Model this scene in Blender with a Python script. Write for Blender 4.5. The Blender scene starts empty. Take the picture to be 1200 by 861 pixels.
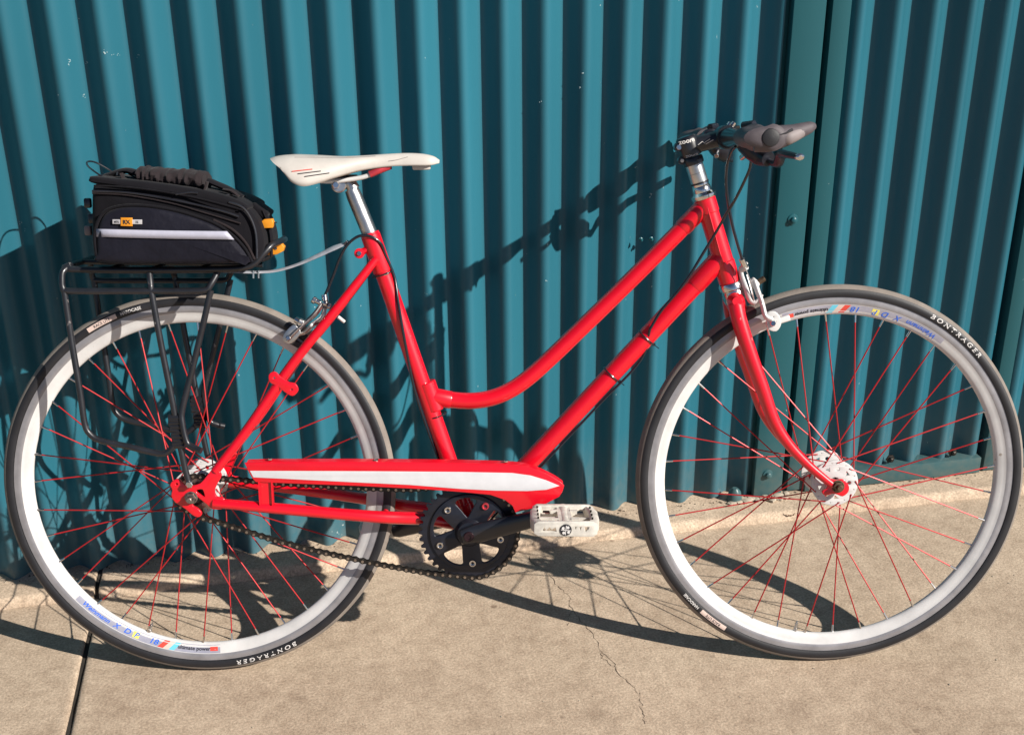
import bpy, bmesh, math, random
from math import sin, cos, pi, radians, sqrt, atan2
from mathutils import Vector, Matrix
random.seed(7)
S = bpy.context.scene
COL = S.collection

# ------------------------------------------------------------------ camera
CAM = Vector((0.2509, -2.1686, 1.3282))
PHI, TH, ROLL, FPX = -0.19047, 0.40783, 0.009314, 1387.76
RM = Matrix.Rotation(PHI, 3, 'Z') @ Matrix.Rotation(-TH, 3, 'X') @ Matrix.Rotation(ROLL, 3, 'Y')
cd = bpy.data.cameras.new('camera'); cam = bpy.data.objects.new('camera', cd); COL.objects.link(cam)
cam.matrix_world = Matrix.Translation(CAM) @ (RM @ Matrix.Rotation(pi/2, 3, 'X')).to_4x4()
cd.sensor_width = 36; cd.lens = FPX/1200*36; cd.clip_end = 1000; cd.clip_start = 0.02
S.camera = cam
# ------------------------------------------------------------------ light
SUN_AZ, SUN_EL = radians(-48.8), radians(32.8)
LD = Vector((sin(SUN_AZ)*cos(SUN_EL), cos(SUN_AZ)*cos(SUN_EL), -sin(SUN_EL)))
sd = bpy.data.lights.new('sun', 'SUN'); sd.energy = 5.0; sd.angle = radians(0.55); sd.color = (1.0, 0.94, 0.86)
so = bpy.data.objects.new('sun', sd); COL.objects.link(so)
so.rotation_euler = LD.to_track_quat('-Z', 'Y').to_euler(); so.location = -LD*20
W = bpy.data.worlds.new('World'); S.world = W; W.use_nodes = True
nt = W.node_tree; bg = nt.nodes['Background']; sky = nt.nodes.new('ShaderNodeTexSky')
sky.sky_type = 'NISHITA'; sky.sun_disc = False; sky.sun_elevation = SUN_EL
sky.sun_rotation = atan2(-LD.x, -LD.y); sky.air_density = 0.6; sky.dust_density = 0.3; sky.ozone_density = 2.5
nt.links.new(sky.outputs[0], bg.inputs[0]); bg.inputs[1].default_value = 0.05
S.view_settings.view_transform = 'Standard'; S.view_settings.look = 'None'
S.view_settings.exposure = 0.58; S.view_settings.gamma = 1.0

# ------------------------------------------------------------------ materials
MATS = {}
def nodes(m): return m.node_tree.nodes, m.node_tree.links
def mat(name, col, rough=0.5, metal=0.0, coat=0.0, spec=0.5, bump=None, vary=None):
    """bump=(scale, strength, dist); vary=(scale, amount) brightness mottling, dirt and wear"""
    m = bpy.data.materials.new(name); m.use_nodes = True; N, Lk = nodes(m)
    b = N['Principled BSDF']; b.inputs['Base Color'].default_value = (*col, 1)
    b.inputs['Roughness'].default_value = rough; b.inputs['Metallic'].default_value = metal
    b.inputs['Coat Weight'].default_value = coat; b.inputs['Coat Roughness'].default_value = 0.08
    b.inputs['Specular IOR Level'].default_value = spec
    tc = N.new('ShaderNodeTexCoord')
    if vary:
        n = N.new('ShaderNodeTexNoise'); n.inputs['Scale'].default_value = vary[0]; n.inputs['Detail'].default_value = 7
        n.inputs['Roughness'].default_value = 0.65
        Lk.new(tc.outputs['Object'], n.inputs['Vector'])
        r = N.new('ShaderNodeMapRange'); r.inputs['From Min'].default_value = 0.3; r.inputs['From Max'].default_value = 0.7
        r.inputs['To Min'].default_value = 1-vary[1]; r.inputs['To Max'].default_value = 1+vary[1]*0.5
        Lk.new(n.outputs['Fac'], r.inputs['Value'])
        mx = N.new('ShaderNodeVectorMath'); mx.operation = 'SCALE'; mx.inputs[0].default_value = col
        Lk.new(r.outputs[0], mx.inputs['Scale']); Lk.new(mx.outputs[0], b.inputs['Base Color'])
        r2 = N.new('ShaderNodeMapRange'); r2.inputs['To Min'].default_value = rough*0.8; r2.inputs['To Max'].default_value = min(1, rough*1.25)
        Lk.new(n.outputs['Fac'], r2.inputs['Value']); Lk.new(r2.outputs[0], b.inputs['Roughness'])
    if bump:
        n = N.new('ShaderNodeTexNoise'); n.inputs['Scale'].default_value = bump[0]; n.inputs['Detail'].default_value = 5
        Lk.new(tc.outputs['Object'], n.inputs['Vector'])
        bp = N.new('ShaderNodeBump'); bp.inputs['Strength'].default_value = bump[1]; bp.inputs['Distance'].default_value = bump[2]
        Lk.new(n.outputs['Fac'], bp.inputs['Height']); Lk.new(bp.outputs[0], b.inputs['Normal'])
    MATS[name] = m; return m
def chips(m, under, scale=55, lo=0.70, hi=0.72, clus=6.0, crough=0.6):
    """worn flecks where another colour shows through"""
    N, Lk = nodes(m); b = N['Principled BSDF']; tc = N.new('ShaderNodeTexCoord')
    n = N.new('ShaderNodeTexNoise'); n.inputs['Scale'].default_value = scale; n.inputs['Detail'].default_value = 4
    n2 = N.new('ShaderNodeTexNoise'); n2.inputs['Scale'].default_value = clus
    ad = N.new('ShaderNodeMath'); ad.operation = 'MULTIPLY_ADD'; ad.inputs[1].default_value = 0.35
    Lk.new(tc.outputs['Object'], n.inputs['Vector']); Lk.new(tc.outputs['Object'], n2.inputs['Vector'])
    Lk.new(n2.outputs['Fac'], ad.inputs[0]); Lk.new(n.outputs['Fac'], ad.inputs[2])
    r = N.new('ShaderNodeMapRange'); r.inputs['From Min'].default_value = lo+0.175; r.inputs['From Max'].default_value = hi+0.175
    Lk.new(ad.outputs[0], r.inputs['Value'])
    mx = N.new('ShaderNodeMix'); mx.data_type = 'RGBA'
    src = b.inputs['Base Color'].links[0].from_socket if b.inputs['Base Color'].links else None
    if src: Lk.new(src, mx.inputs[6])
    else: mx.inputs[6].default_value = b.inputs['Base Color'].default_value
    mx.inputs[7].default_value = (*under, 1); Lk.new(r.outputs[0], mx.inputs[0]); Lk.new(mx.outputs[2], b.inputs['Base Color'])
    return m

RED = mat('red_paint', (0.67, 0.0015, 0.014), 0.34, 0, 0.75, 0.4, bump=(300, 0.04, 0.001), vary=(14, 0.10))
chips(RED, (0.50, 0.22, 0.20), 70, 0.77, 0.79)
SPOKE = mat('red_spoke', (0.40, 0.012, 0.016), 0.42, 0.25, 0.0)
WHITE = mat('white_paint', (0.60, 0.59, 0.58), 0.38, 0, 0.2, bump=(180, 0.05, 0.001), vary=(16, 0.16))
chips(WHITE, (0.32, 0.28, 0.24), 90, 0.74, 0.78)
STRIPE = mat('white_stripe', (0.60, 0.60, 0.62), 0.45, vary=(30, 0.08))
SADW = mat('saddle_white', (0.50, 0.465, 0.425), 0.5, bump=(220, 0.12, 0.001), vary=(28, 0.10))
chips(SADW, (0.52, 0.33, 0.20), 22, 0.66, 0.80, 9)
PEDW = mat('pedal_white', (0.60, 0.57, 0.51), 0.5, bump=(150, 0.2, 0.001), vary=(55, 0.30))
ALU = mat('brushed_alloy', (0.62, 0.61, 0.60), 0.32, 1.0, vary=(45, 0.22), bump=(400, 0.06, 0.0005))
TRACK = mat('brake_track_alloy', (0.34, 0.33, 0.345), 0.40, 0.45, vary=(22, 0.25))
CHROME = mat('dull_chrome', (0.72, 0.70, 0.68), 0.18, 1.0, vary=(60, 0.25), bump=(120, 0.15, 0.0008))
BLACK = mat('black_enamel', (0.014, 0.015, 0.02), 0.32, 0, 0.3, vary=(30, 0.3))
RACKM = mat('black_rack_paint', (0.012, 0.013, 0.017), 0.38, 0, 0.2, bump=(200, 0.1, 0.0008), vary=(30, 0.3))
chips(RACKM, (0.20, 0.18, 0.17), 60, 0.70, 0.74)
ANOD = mat('black_anodised', (0.018, 0.02, 0.03), 0.33, 0.4, 0.1, vary=(50, 0.3))
RUBBER = mat('black_rubber', (0.013, 0.013, 0.016), 0.55, bump=(500, 0.2, 0.0008), vary=(20, 0.35))
TREAD = mat('dusty_tread', (0.21, 0.18, 0.155), 0.85, bump=(700, 0.4, 0.0008), vary=(25, 0.3))
GRIP = mat('grey_grip_rubber', (0.080, 0.066, 0.074), 0.62, bump=(900, 0.3, 0.0006), vary=(40, 0.3))
GRIP2 = mat('pale_grip_rubber', (0.21, 0.18, 0.178), 0.6, bump=(900, 0.3, 0.0006), vary=(40, 0.2))
CABLE = mat('cable_housing', (0.008, 0.01, 0.016), 0.25, 0, 0.4)
CHAINM = mat('oily_chain', (0.42, 0.34, 0.27), 0.34, 0.9, vary=(160, 0.5))
DKBR = mat('dark_oily_steel', (0.05, 0.045, 0.04), 0.45, 0.8, vary=(90, 0.5))
PINK = mat('red_bolt', (0.6, 0.06, 0.08), 0.3, 0.6)
BROWN = mat('rusty_nut', (0.16, 0.11, 0.07), 0.5, 0.8, vary=(150, 0.5))
YEL = mat('orange_plastic', (0.66, 0.25, 0.012), 0.45, vary=(90, 0.15))
REFL = mat('reflective_band', (0.40, 0.40, 0.48), 0.5, 0.0, vary=(120, 0.08))
CLEAR = mat('steel_strap', (0.48, 0.49, 0.54), 0.3, 0.35, vary=(50, 0.3))
NUTM = mat('weathered_steel', (0.30, 0.26, 0.23), 0.45, 0.9, vary=(120, 0.5))
PADS = mat('brake_pad', (0.03, 0.03, 0.03), 0.7)
LEAFM = mat('dry_leaf_brown', (0.16, 0.07, 0.035), 0.8, vary=(120, 0.5))
INK = mat('black_ink', (0.02, 0.02, 0.025), 0.5)
PALEINK = mat('pale_ink', (0.62, 0.60, 0.58), 0.6)
SILVINK = mat('silver_ink', (0.42, 0.41, 0.42), 0.45)
BLUE = mat('blue_ink', (0.03, 0.13, 0.62), 0.4)
SKYB = mat('cyan_ink', (0.14, 0.52, 0.66), 0.4)
YINK = mat('yellow_ink', (0.75, 0.66, 0.15), 0.4)
RINK = mat('red_ink', (0.66, 0.07, 0.05), 0.4)
LABL = mat('cream_label', (0.62, 0.48, 0.42), 0.6)
STK = mat('sticker_silver', (0.42, 0.42, 0.50), 0.35, 0.3, vary=(40, 0.15))
WINE = mat('purple_bolt_cap', (0.022, 0.008, 0.012), 0.35, 0.3)

def fabric(name, col, weave=1500, rough=0.75, fold=0.5):
    m = mat(name, col, rough, spec=0.12, vary=(18, 0.25)); N, Lk = nodes(m); b = N['Principled BSDF']
    tc = N.new('ShaderNodeTexCoord')
    w = N.new('ShaderNodeTexWave'); w.inputs['Scale'].default_value = weave/6; w.bands_direction = 'X'
    w2 = N.new('ShaderNodeTexWave'); w2.inputs['Scale'].default_value = weave/6; w2.bands_direction = 'Z'
    n = N.new('ShaderNodeTexNoise'); n.inputs['Scale'].default_value = 22; n.inputs['Detail'].default_value = 3
    for q in (w, w2, n): Lk.new(tc.outputs['Object'], q.inputs['Vector'])
    a = N.new('ShaderNodeMath'); a.operation = 'ADD'; Lk.new(w.outputs['Fac'], a.inputs[0]); Lk.new(w2.outputs['Fac'], a.inputs[1])
    b1 = N.new('ShaderNodeBump'); b1.inputs['Strength'].default_value = 0.35; b1.inputs['Distance'].default_value = 0.0005
    b2 = N.new('ShaderNodeBump'); b2.inputs['Strength'].default_value = fold; b2.inputs['Distance'].default_value = 0.006
    Lk.new(a.outputs[0], b1.inputs['Height']); Lk.new(n.outputs['Fac'], b2.inputs['Height'])
    Lk.new(b2.outputs[0], b1.inputs['Normal']); Lk.new(b1.outputs[0], b.inputs['Normal'])
    b.inputs['Sheen Weight'].default_value = 0.06
    return m
FAB = fabric('black_nylon', (0.0060, 0.0055, 0.0080))
FAB2 = fabric('panel_nylon', (0.009, 0.009, 0.016), rough=0.42, fold=0.8)
FAB3 = fabric('faded_webbing', (0.022, 0.0165, 0.018), 900, 0.85, 0.9)

def teal_mat(name, col, lowdirt=True):
    m = bpy.data.materials.new(name); m.use_nodes = True; N, Lk = nodes(m); b = N['Principled BSDF']
    g = N.new('ShaderNodeNewGeometry')
    n1 = N.new('ShaderNodeTexNoise'); n1.inputs['Scale'].default_value = 3.0; n1.inputs['Detail'].default_value = 6
    n2 = N.new('ShaderNodeTexNoise'); n2.inputs['Scale'].default_value = 160; n2.inputs['Detail'].default_value = 3
    n3 = N.new('ShaderNodeTexNoise'); n3.inputs['Scale'].default_value = 60; n3.inputs['Detail'].default_value = 3
    mp = N.new('ShaderNodeMapping'); mp.inputs['Scale'].default_value = (1, 1, 0.12)
    Lk.new(g.outputs['Position'], mp.inputs['Vector']); Lk.new(mp.outputs[0], n1.inputs['Vector'])
    Lk.new(g.outputs['Position'], n2.inputs['Vector']); Lk.new(g.outputs['Position'], n3.inputs['Vector'])
    r = N.new('ShaderNodeMapRange'); r.inputs['From Min'].default_value = .3; r.inputs['From Max'].default_value = .7
    r.inputs['To Min'].default_value = .76; r.inputs['To Max'].default_value = 1.16; Lk.new(n1.outputs['Fac'], r.inputs['Value'])
    sc = N.new('ShaderNodeVectorMath'); sc.operation = 'SCALE'; sc.inputs[0].default_value = col; Lk.new(r.outputs[0], sc.inputs['Scale'])
    # pale scratches and specks of bare metal
    n4 = N.new('ShaderNodeTexNoise'); n4.inputs['Scale'].default_value = 90; n4.inputs['Detail'].default_value = 6
    n5 = N.new('ShaderNodeTexNoise'); n5.inputs['Scale'].default_value = 5
    Lk.new(g.outputs['Position'], n4.inputs['Vector']); Lk.new(g.outputs['Position'], n5.inputs['Vector'])
    ad = N.new('ShaderNodeMath'); ad.operation = 'MULTIPLY_ADD'; ad.inputs[1].default_value = .4
    Lk.new(n5.outputs['Fac'], ad.inputs[0]); Lk.new(n4.outputs['Fac'], ad.inputs[2])
    rs = N.new('ShaderNodeMapRange'); rs.inputs['From Min'].default_value = .965; rs.inputs['From Max'].default_value = 1.0
    Lk.new(ad.outputs[0], rs.inputs['Value'])
    mx = N.new('ShaderNodeMix'); mx.data_type = 'RGBA'; Lk.new(rs.outputs[0], mx.inputs[0]); Lk.new(sc.outputs[0], mx.inputs[6])
    mx.inputs[7].default_value = (.35, .42, .42, 1)
    # splashed dust near the ground
    sx = N.new('ShaderNodeSeparateXYZ'); Lk.new(g.outputs['Position'], sx.inputs[0])
    rz = N.new('ShaderNodeMapRange'); rz.inputs['From Min'].default_value = .02; rz.inputs['From Max'].default_value = .20
    rz.inputs['To Min'].default_value = .6; rz.inputs['To Max'].default_value = 0; Lk.new(sx.outputs[2], rz.inputs['Value'])
    mm = N.new('ShaderNodeMath'); mm.operation = 'MULTIPLY'; Lk.new(rz.outputs[0], mm.inputs[0]); Lk.new(n3.outputs['Fac'], mm.inputs[1])
    mx2 = N.new('ShaderNodeMix'); mx2.data_type = 'RGBA'; Lk.new(mm.outputs[0], mx2.inputs[0]); Lk.new(mx.outputs[2], mx2.inputs[6])
    mx2.inputs[7].default_value = (.16, .15, .12, 1)
    Lk.new(mx2.outputs[2], b.inputs['Base Color'])
    b.inputs['Roughness'].default_value = .34; b.inputs['Specular IOR Level'].default_value = .28
    bp = N.new('ShaderNodeBump'); bp.inputs['Strength'].default_value = .10; bp.inputs['Distance'].default_value = .001
    Lk.new(n2.outputs['Fac'], bp.inputs['Height'])
    bp2 = N.new('ShaderNodeBump'); bp2.inputs['Strength'].default_value = .12; bp2.inputs['Distance'].default_value = .01
    n6 = N.new('ShaderNodeTexNoise'); n6.inputs['Scale'].default_value = 7; n6.inputs['Detail'].default_value = 2
    Lk.new(g.outputs['Position'], n6.inputs['Vector'])
    Lk.new(n6.outputs['Fac'], bp2.inputs['Height']); Lk.new(bp.outputs[0], bp2.inputs['Normal']); Lk.new(bp2.outputs[0], b.inputs['Normal'])
    return m
TEAL = teal_mat('teal_sheet_paint', (0.021, 0.120, 0.165))
TEAL2 = teal_mat('teal_trim_paint', (0.014, 0.086, 0.104))

def concrete_mat(name='concrete', k=1.0):
    m = bpy.data.materials.new(name); m.use_nodes = True; N, Lk = nodes(m); b = N['Principled BSDF']
    g = N.new('ShaderNodeNewGeometry')
    def noise(s, d=6, r=.6):
        n = N.new('ShaderNodeTexNoise'); n.inputs['Scale'].default_value = s; n.inputs['Detail'].default_value = d
        n.inputs['Roughness'].default_value = r; Lk.new(g.outputs['Position'], n.inputs['Vector']); return n
    big, mid, fine = noise(3.4, 7, .68), noise(34, 7, .72), noise(230, 5, .7)
    ra = N.new('ShaderNodeValToRGB'); ra.color_ramp.elements[0].position = .33; ra.color_ramp.elements[0].color = (.29*k, .213*k, .150*k, 1)
    ra.color_ramp.elements[1].position = .66; ra.color_ramp.elements[1].color = (.56*k, .445*k, .330*k, 1)
    a = N.new('ShaderNodeMath'); a.operation = 'MULTIPLY_ADD'; a.inputs[1].default_value = .50; Lk.new(big.outputs['Fac'], a.inputs[0])
    mm = N.new('ShaderNodeMath'); mm.operation = 'MULTIPLY'; mm.inputs[1].default_value = .50; Lk.new(mid.outputs['Fac'], mm.inputs[0])
    Lk.new(mm.outputs[0], a.inputs[2]); Lk.new(a.outputs[0], ra.inputs['Fac'])
    rf = N.new('ShaderNodeMapRange'); rf.inputs['From Min'].default_value = .36; rf.inputs['From Max'].default_value = .64
    rf.inputs['To Min'].default_value = .70; rf.inputs['To Max'].default_value = 1.22; Lk.new(fine.outputs['Fac'], rf.inputs['Value'])
    sc = N.new('ShaderNodeVectorMath'); sc.operation = 'SCALE'; Lk.new(ra.outputs[0], sc.inputs[0]); Lk.new(rf.outputs[0], sc.inputs['Scale'])
    # dark pits / old spots
    v = N.new('ShaderNodeTexVoronoi'); v.inputs['Scale'].default_value = 7.5; Lk.new(g.outputs['Position'], v.inputs['Vector'])
    rv = N.new('ShaderNodeMapRange'); rv.inputs['From Min'].default_value = .03; rv.inputs['From Max'].default_value = .06
    rv.inputs['To Min'].default_value = .75; rv.inputs['To Max'].default_value = 0; Lk.new(v.outputs['Distance'], rv.inputs['Value'])
    sp = noise(3.1, 2); rsp = N.new('ShaderNodeMapRange'); rsp.inputs['From Min'].default_value = .5; rsp.inputs['From Max'].default_value = .56
    Lk.new(sp.outputs['Fac'], rsp.inputs['Value'])
    ms = N.new('ShaderNodeMath'); ms.operation = 'MULTIPLY'; Lk.new(rv.outputs[0], ms.inputs[0]); Lk.new(rsp.outputs[0], ms.inputs[1])
    mx = N.new('ShaderNodeMix'); mx.data_type = 'RGBA'; Lk.new(ms.outputs[0], mx.inputs[0]); Lk.new(sc.outputs[0], mx.inputs[6])
    mx.inputs[7].default_value = (.10, .055, .035, 1)
    # brown stain blotches
    st = noise(5.5, 8, .75); rst = N.new('ShaderNodeMapRange'); rst.inputs['From Min'].default_value = .58; rst.inputs['From Max'].default_value = .78
    rst.inputs['To Max'].default_value = .7; Lk.new(st.outputs['Fac'], rst.inputs['Value'])
    mx2 = N.new('ShaderNodeMix'); mx2.data_type = 'RGBA'; Lk.new(rst.outputs[0], mx2.inputs[0]); Lk.new(mx.outputs[2], mx2.inputs[6])
    mx2.inputs[7].default_value = (.17, .115, .08, 1)
    Lk.new(mx2.outputs[2], b.inputs['Base Color']); b.inputs['Roughness'].default_value = .88; b.inputs['Specular IOR Level'].default_value = .25
    b1 = N.new('ShaderNodeBump'); b1.inputs['Strength'].default_value = .45; b1.inputs['Distance'].default_value = .0015
    b2 = N.new('ShaderNodeBump'); b2.inputs['Strength'].default_value = .14; b2.inputs['Distance'].default_value = .008
    Lk.new(fine.outputs['Fac'], b1.inputs['Height']); Lk.new(mid.outputs['Fac'], b2.inputs['Height'])
    Lk.new(b2.outputs[0], b1.inputs['Normal']); Lk.new(b1.outputs[0], b.inputs['Normal'])
    return m
CONC = concrete_mat(); CONC2 = concrete_mat('footing_concrete', 1.12)
DIRT = mat('joint_dirt', (0.03, 0.024, 0.018), 0.95, bump=(120, .5, .003), vary=(40, .5))
MORTAR = mat('pale_mortar', (0.42, 0.36, 0.28), 0.9, bump=(90, .5, .003), vary=(40, .3))
CRACKM = mat('crack_grime', (0.14, 0.10, 0.07), 0.95, vary=(60, .6))
SOIL = mat('soil', (0.12, 0.095, 0.07), 0.95, bump=(20, .5, .02), vary=(3, .3))

# ------------------------------------------------------------------ mesh helpers
def link(name, me, m=None, parent=None, smooth=True, **props):
    o = bpy.data.objects.new(name, me); COL.objects.link(o)
    for q in (m if isinstance(m, (list, tuple)) else [m]):
        if q is not None and q.name not in [x.name for x in me.materials if x]: me.materials.append(q)
    if parent: o.parent = parent
    if smooth and len(me.polygons):
        me.polygons.foreach_set('use_smooth', [True]*len(me.polygons))
        me.set_sharp_from_angle(angle=radians(38))
    for k, v in props.items(): o[k] = v
    return o
def py(verts, faces, mi=None):
    me = bpy.data.meshes.new('mesh'); me.from_pydata([tuple(v) for v in verts], [], faces)
    if mi: me.polygons.foreach_set('material_index', mi)
    me.update(); return me
def empty(name, parent=None, mtx=None, **props):
    o = bpy.data.objects.new(name, None); COL.objects.link(o); o.empty_display_size = .05
    if parent: o.parent = parent
    if mtx is not None: o.matrix_world = mtx if not parent else o.matrix_world
    for k, v in props.items(): o[k] = v
    return o
def cr(pts, n=8):
    """Catmull-Rom through 3D points"""
    P = [Vector(p) for p in pts]
    if len(P) < 3: return P
    P = [2*P[0]-P[1]]+P+[2*P[-1]-P[-2]]; out = []
    for i in range(1, len(P)-2):
        for k in range(n):
            t = k/n; a, b, c, d = P[i-1:i+3]
            out.append(.5*((2*b)+(c-a)*t+(2*a-5*b+4*c-d)*t*t+(3*b-a-3*c+d)*t**3))
    out.append(P[-2]); return out
def tube_g(pts, r, seg=12, caps=True, flat=1.0, up=None):
    """verts, faces of a swept tube; r = number or list; flat squashes the second axis"""
    P = [Vector(p) for p in pts]; n = len(P); V = []; F = []
    R = r if isinstance(r, (list, tuple)) else [r]*n
    if len(R) != n: R = [R[min(len(R)-1, int(i/(n-1)*(len(R)-1)))]*(1-((i/(n-1)*(len(R)-1)) % 1)) + R[min(len(R)-1, int(i/(n-1)*(len(R)-1))+1)]*((i/(n-1)*(len(R)-1)) % 1) for i in range(n)]
    T0 = (P[1]-P[0]).normalized()
    a = Vector(up) if up else (Vector((0, 1, 0)) if abs(T0.y) < .9 else Vector((1, 0, 0)))
    X = (a-T0*a.dot(T0)).normalized()
    for i in range(n):
        T = ((P[min(i+1, n-1)]-P[i]).normalized()+(P[i]-P[max(i-1, 0)]).normalized()).normalized()
        X = (X-T*X.dot(T)).normalized(); Y = T.cross(X)
        for k in range(seg):
            t = 2*pi*k/seg; V.append(P[i]+(X*cos(t)+Y*sin(t)*flat)*R[i])
    for i in range(n-1):
        for k in range(seg):
            k2 = (k+1) % seg; F.append((i*seg+k, i*seg+k2, (i+1)*seg+k2, (i+1)*seg+k))
    if caps: F.append(tuple(range(seg-1, -1, -1))); F.append(tuple((n-1)*seg+k for k in range(seg)))
    return V, F
class G:
    """collects pieces that belong to one mesh"""
    def __init__(s): s.V = []; s.F = []; s.M = []
    def add(s, vf, mi=0):
        o = len(s.V); s.V += [Vector(v) for v in vf[0]]; s.F += [tuple(i+o for i in f) for f in vf[1]]; s.M += [mi]*len(vf[1]); return s
    def mesh(s): return py(s.V, s.F, s.M)
def tube(name, pts, r, m, parent, seg=12, smoothn=8, **k):
    pp = cr(pts, smoothn) if smoothn and len(pts) > 2 else pts
    return link(name, py(*tube_g(pp, r, seg, **k)), m, parent)
def lathe_g(prof, c=(0, 0, 0), seg=32, axis='Y', close=False, arc=None):
    """prof (r, h): revolve about an axis; h is measured along -Y (towards the viewer) for axis Y, +Z for Z"""
    V = []; F = []; n = len(prof); c = Vector(c)
    for k in range(seg):
        t = 2*pi*k/seg
        for r, h in prof:
            V.append(c+(Vector((r*cos(t), -h, r*sin(t))) if axis == 'Y' else Vector((r*cos(t), r*sin(t), h))))
    for k in range(seg):
        k2 = (k+1) % seg
        for i in range(n if close else n-1):
            j = (i+1) % n; F.append((k*n+i, k*n+j, k2*n+j, k2*n+i))
    return V, F
def lathe_mi(nf, seg, mi): return [mi[i] for _ in range(seg) for i in range(nf)]
def rod_g(a, b, r, seg=14, bev=0.0):
    """capped round bar between two points with small chamfers"""
    a = Vector(a); b = Vector(b); d = (b-a); l = d.length; d.normalize()
    if bev: return tube_g([a, a+d*1e-5, a+d*bev, b-d*bev, b-d*1e-5, b], [r-bev, r-bev, r, r, r-bev, r-bev], seg)
    return tube_g([a, b], r, seg)
def box_g(c, s, rot=None):
    c = Vector(c); V = []
    for x in (-1, 1):
        for y in (-1, 1):
            for z in (-1, 1):
                p = Vector((x*s[0]/2, y*s[1]/2, z*s[2]/2))
                if rot: p = rot @ p
                V.append(c+p)
    return V, [(0, 1, 3, 2), (4, 6, 7, 5), (0, 4, 5, 1), (2, 3, 7, 6), (0, 2, 6, 4), (1, 5, 7, 3)]
def bevel_mesh(me, w, seg=2, ang=30):
    bm = bmesh.new(); bm.from_mesh(me); bmesh.ops.recalc_face_normals(bm, faces=bm.faces)
    es = [e for e in bm.edges if len(e.link_faces) == 2 and e.calc_face_angle(0) > radians(ang)]
    bmesh.ops.bevel(bm, geom=es, offset=w, segments=seg, affect='EDGES', profile=.5, clamp_overlap=True)
    bm.to_mesh(me); bm.free(); me.update(); return me
def flat_shape(loops, th, bev=0.0, res=2):
    """filled outline with holes as a mesh in its own XY plane, thickness along Z"""
    cu = bpy.data.curves.new('shape', 'CURVE'); cu.dimensions = '2D'; cu.fill_mode = 'BOTH'
    cu.extrude = max(th/2-bev, 0.00001); cu.bevel_depth = bev; cu.bevel_resolution = res
    for lp in loops:
        s = cu.splines.new('POLY'); s.points.add(len(lp)-1); s.use_cyclic_u = True
        for i, (x, y) in enumerate(lp): s.points[i].co = (x, y, 0, 1)
    o = bpy.data.objects.new('shape', cu); COL.objects.link(o); dg = bpy.context.evaluated_depsgraph_get()
    me = bpy.data.meshes.new_from_object(o.evaluated_get(dg)); bpy.data.objects.remove(o); bpy.data.curves.remove(cu)
    bm = bmesh.new(); bm.from_mesh(me); bmesh.ops.remove_doubles(bm, verts=bm.verts, dist=1e-6); bm.to_mesh(me); bm.free()
    return me
def text_mesh(s, size=1.0, ext=0.0, shear=0.0, space=1.0, bold=0.0):
    cu = bpy.data.curves.new('letters', 'FONT'); cu.body = s; cu.size = size; cu.extrude = ext; cu.shear = shear
    cu.space_character = space; cu.align_x = 'CENTER'; cu.offset = bold; cu.resolution_u = 3
    o = bpy.data.objects.new('letters', cu); COL.objects.link(o); dg = bpy.context.evaluated_depsgraph_get()
    me = bpy.data.meshes.new_from_object(o.evaluated_get(dg)); bpy.data.objects.remove(o); bpy.data.curves.remove(cu); return me
def remap(me, fn):
    for v in me.vertices: v.co = fn(v.co)
    me.update(); return me
def crloop(pts, n=5):
    P = [Vector((*p, 0)) for p in pts]; N = len(P); out = []
    for i in range(N):
        a, b, c, d = P[i-1], P[i], P[(i+1) % N], P[(i+2) % N]
        for k in range(n):
            t = k/n; q = .5*((2*b)+(c-a)*t+(2*a-5*b+4*c-d)*t*t+(3*b-a-3*c+d)*t**3); out.append((q.x, q.y))
    return out
def circ(cx, cy, r, n=24): return [(cx+r*cos(2*pi*k/n), cy+r*sin(2*pi*k/n)) for k in range(n)]

# ------------------------------------------------------------------ ground
def slab(name, x0, x1, label, ys, zf, m=None, wob=0.0):
    e = .004
    n = max(2, int(abs(x1-x0)/.05)); xs = [x0, x0+.0012, x0+e, x0+.012]+[x0+.012+(x1-x0-.024)*i/n for i in range(1, n)]+[x1-.012, x1-e, x1-.0012, x1]
    V = []; F = []
    for i, x in enumerate(xs):
        d = min(x-x0, x1-x); dz = -.0035*max(0, 1-d/e)**2
        for y in ys: V.append((x, y+wob*(sin(9*x)+.7*sin(23*x+1)+.4*sin(61*x))*(1 if y < -.05 else 0), zf(y)+dz))
    k = len(ys)
    for i in range(len(xs)-1):
        for j in range(k-1): F.append((i*k+j, (i+1)*k+j, (i+1)*k+j+1, i*k+j+1))
    for i in (0, len(xs)-1):
        o = len(V)
        for j in range(k): V.append(Vector(V[i*k+j])-Vector((0, 0, .06)))
        for j in range(k-1): F.append((i*k+j, i*k+j+1, o+j+1, o+j) if i == 0 else (i*k+j+1, i*k+j, o+j, o+j+1))
    return link(name, py(V, F), m or CONC, None, kind='structure', label=label)
ysl = [-9, -6, -4]+[-3+.1*i for i in range(29)]+[-.15, -.09, .0]
slab('concrete_slab', -.1775, 6.0, 'wide tan concrete slab under the bicycle', ysl, lambda y: 0)
slab('concrete_slab', -6.0, -.1865, 'tan concrete slab left of the dark joint', ysl, lambda y: 0)
def nose(y):
    t = min(1, max(0, (y+.0975)/.016)); return -.012+.0312*sqrt(max(0, 1-(1-t)**2.2)) - .0006*max(0, min(1, (y+.08)/.06))
ysf = [-.0975, -.0970, -.0960, -.0945, -.0925, -.0905, -.088, -.0855, -.083, -.079, -.073, -.06, -.045, -.03, 0, .05, .2, .6]
slab('fence_footing', -.1775, 6.0, 'low pale concrete footing strip under the fence and gate', ysf, nose, CONC2, .0018)
slab('fence_footing', -6.0, -.1865, 'low concrete footing strip left of the joint', ysf, nose, CONC2, .0018)
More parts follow.
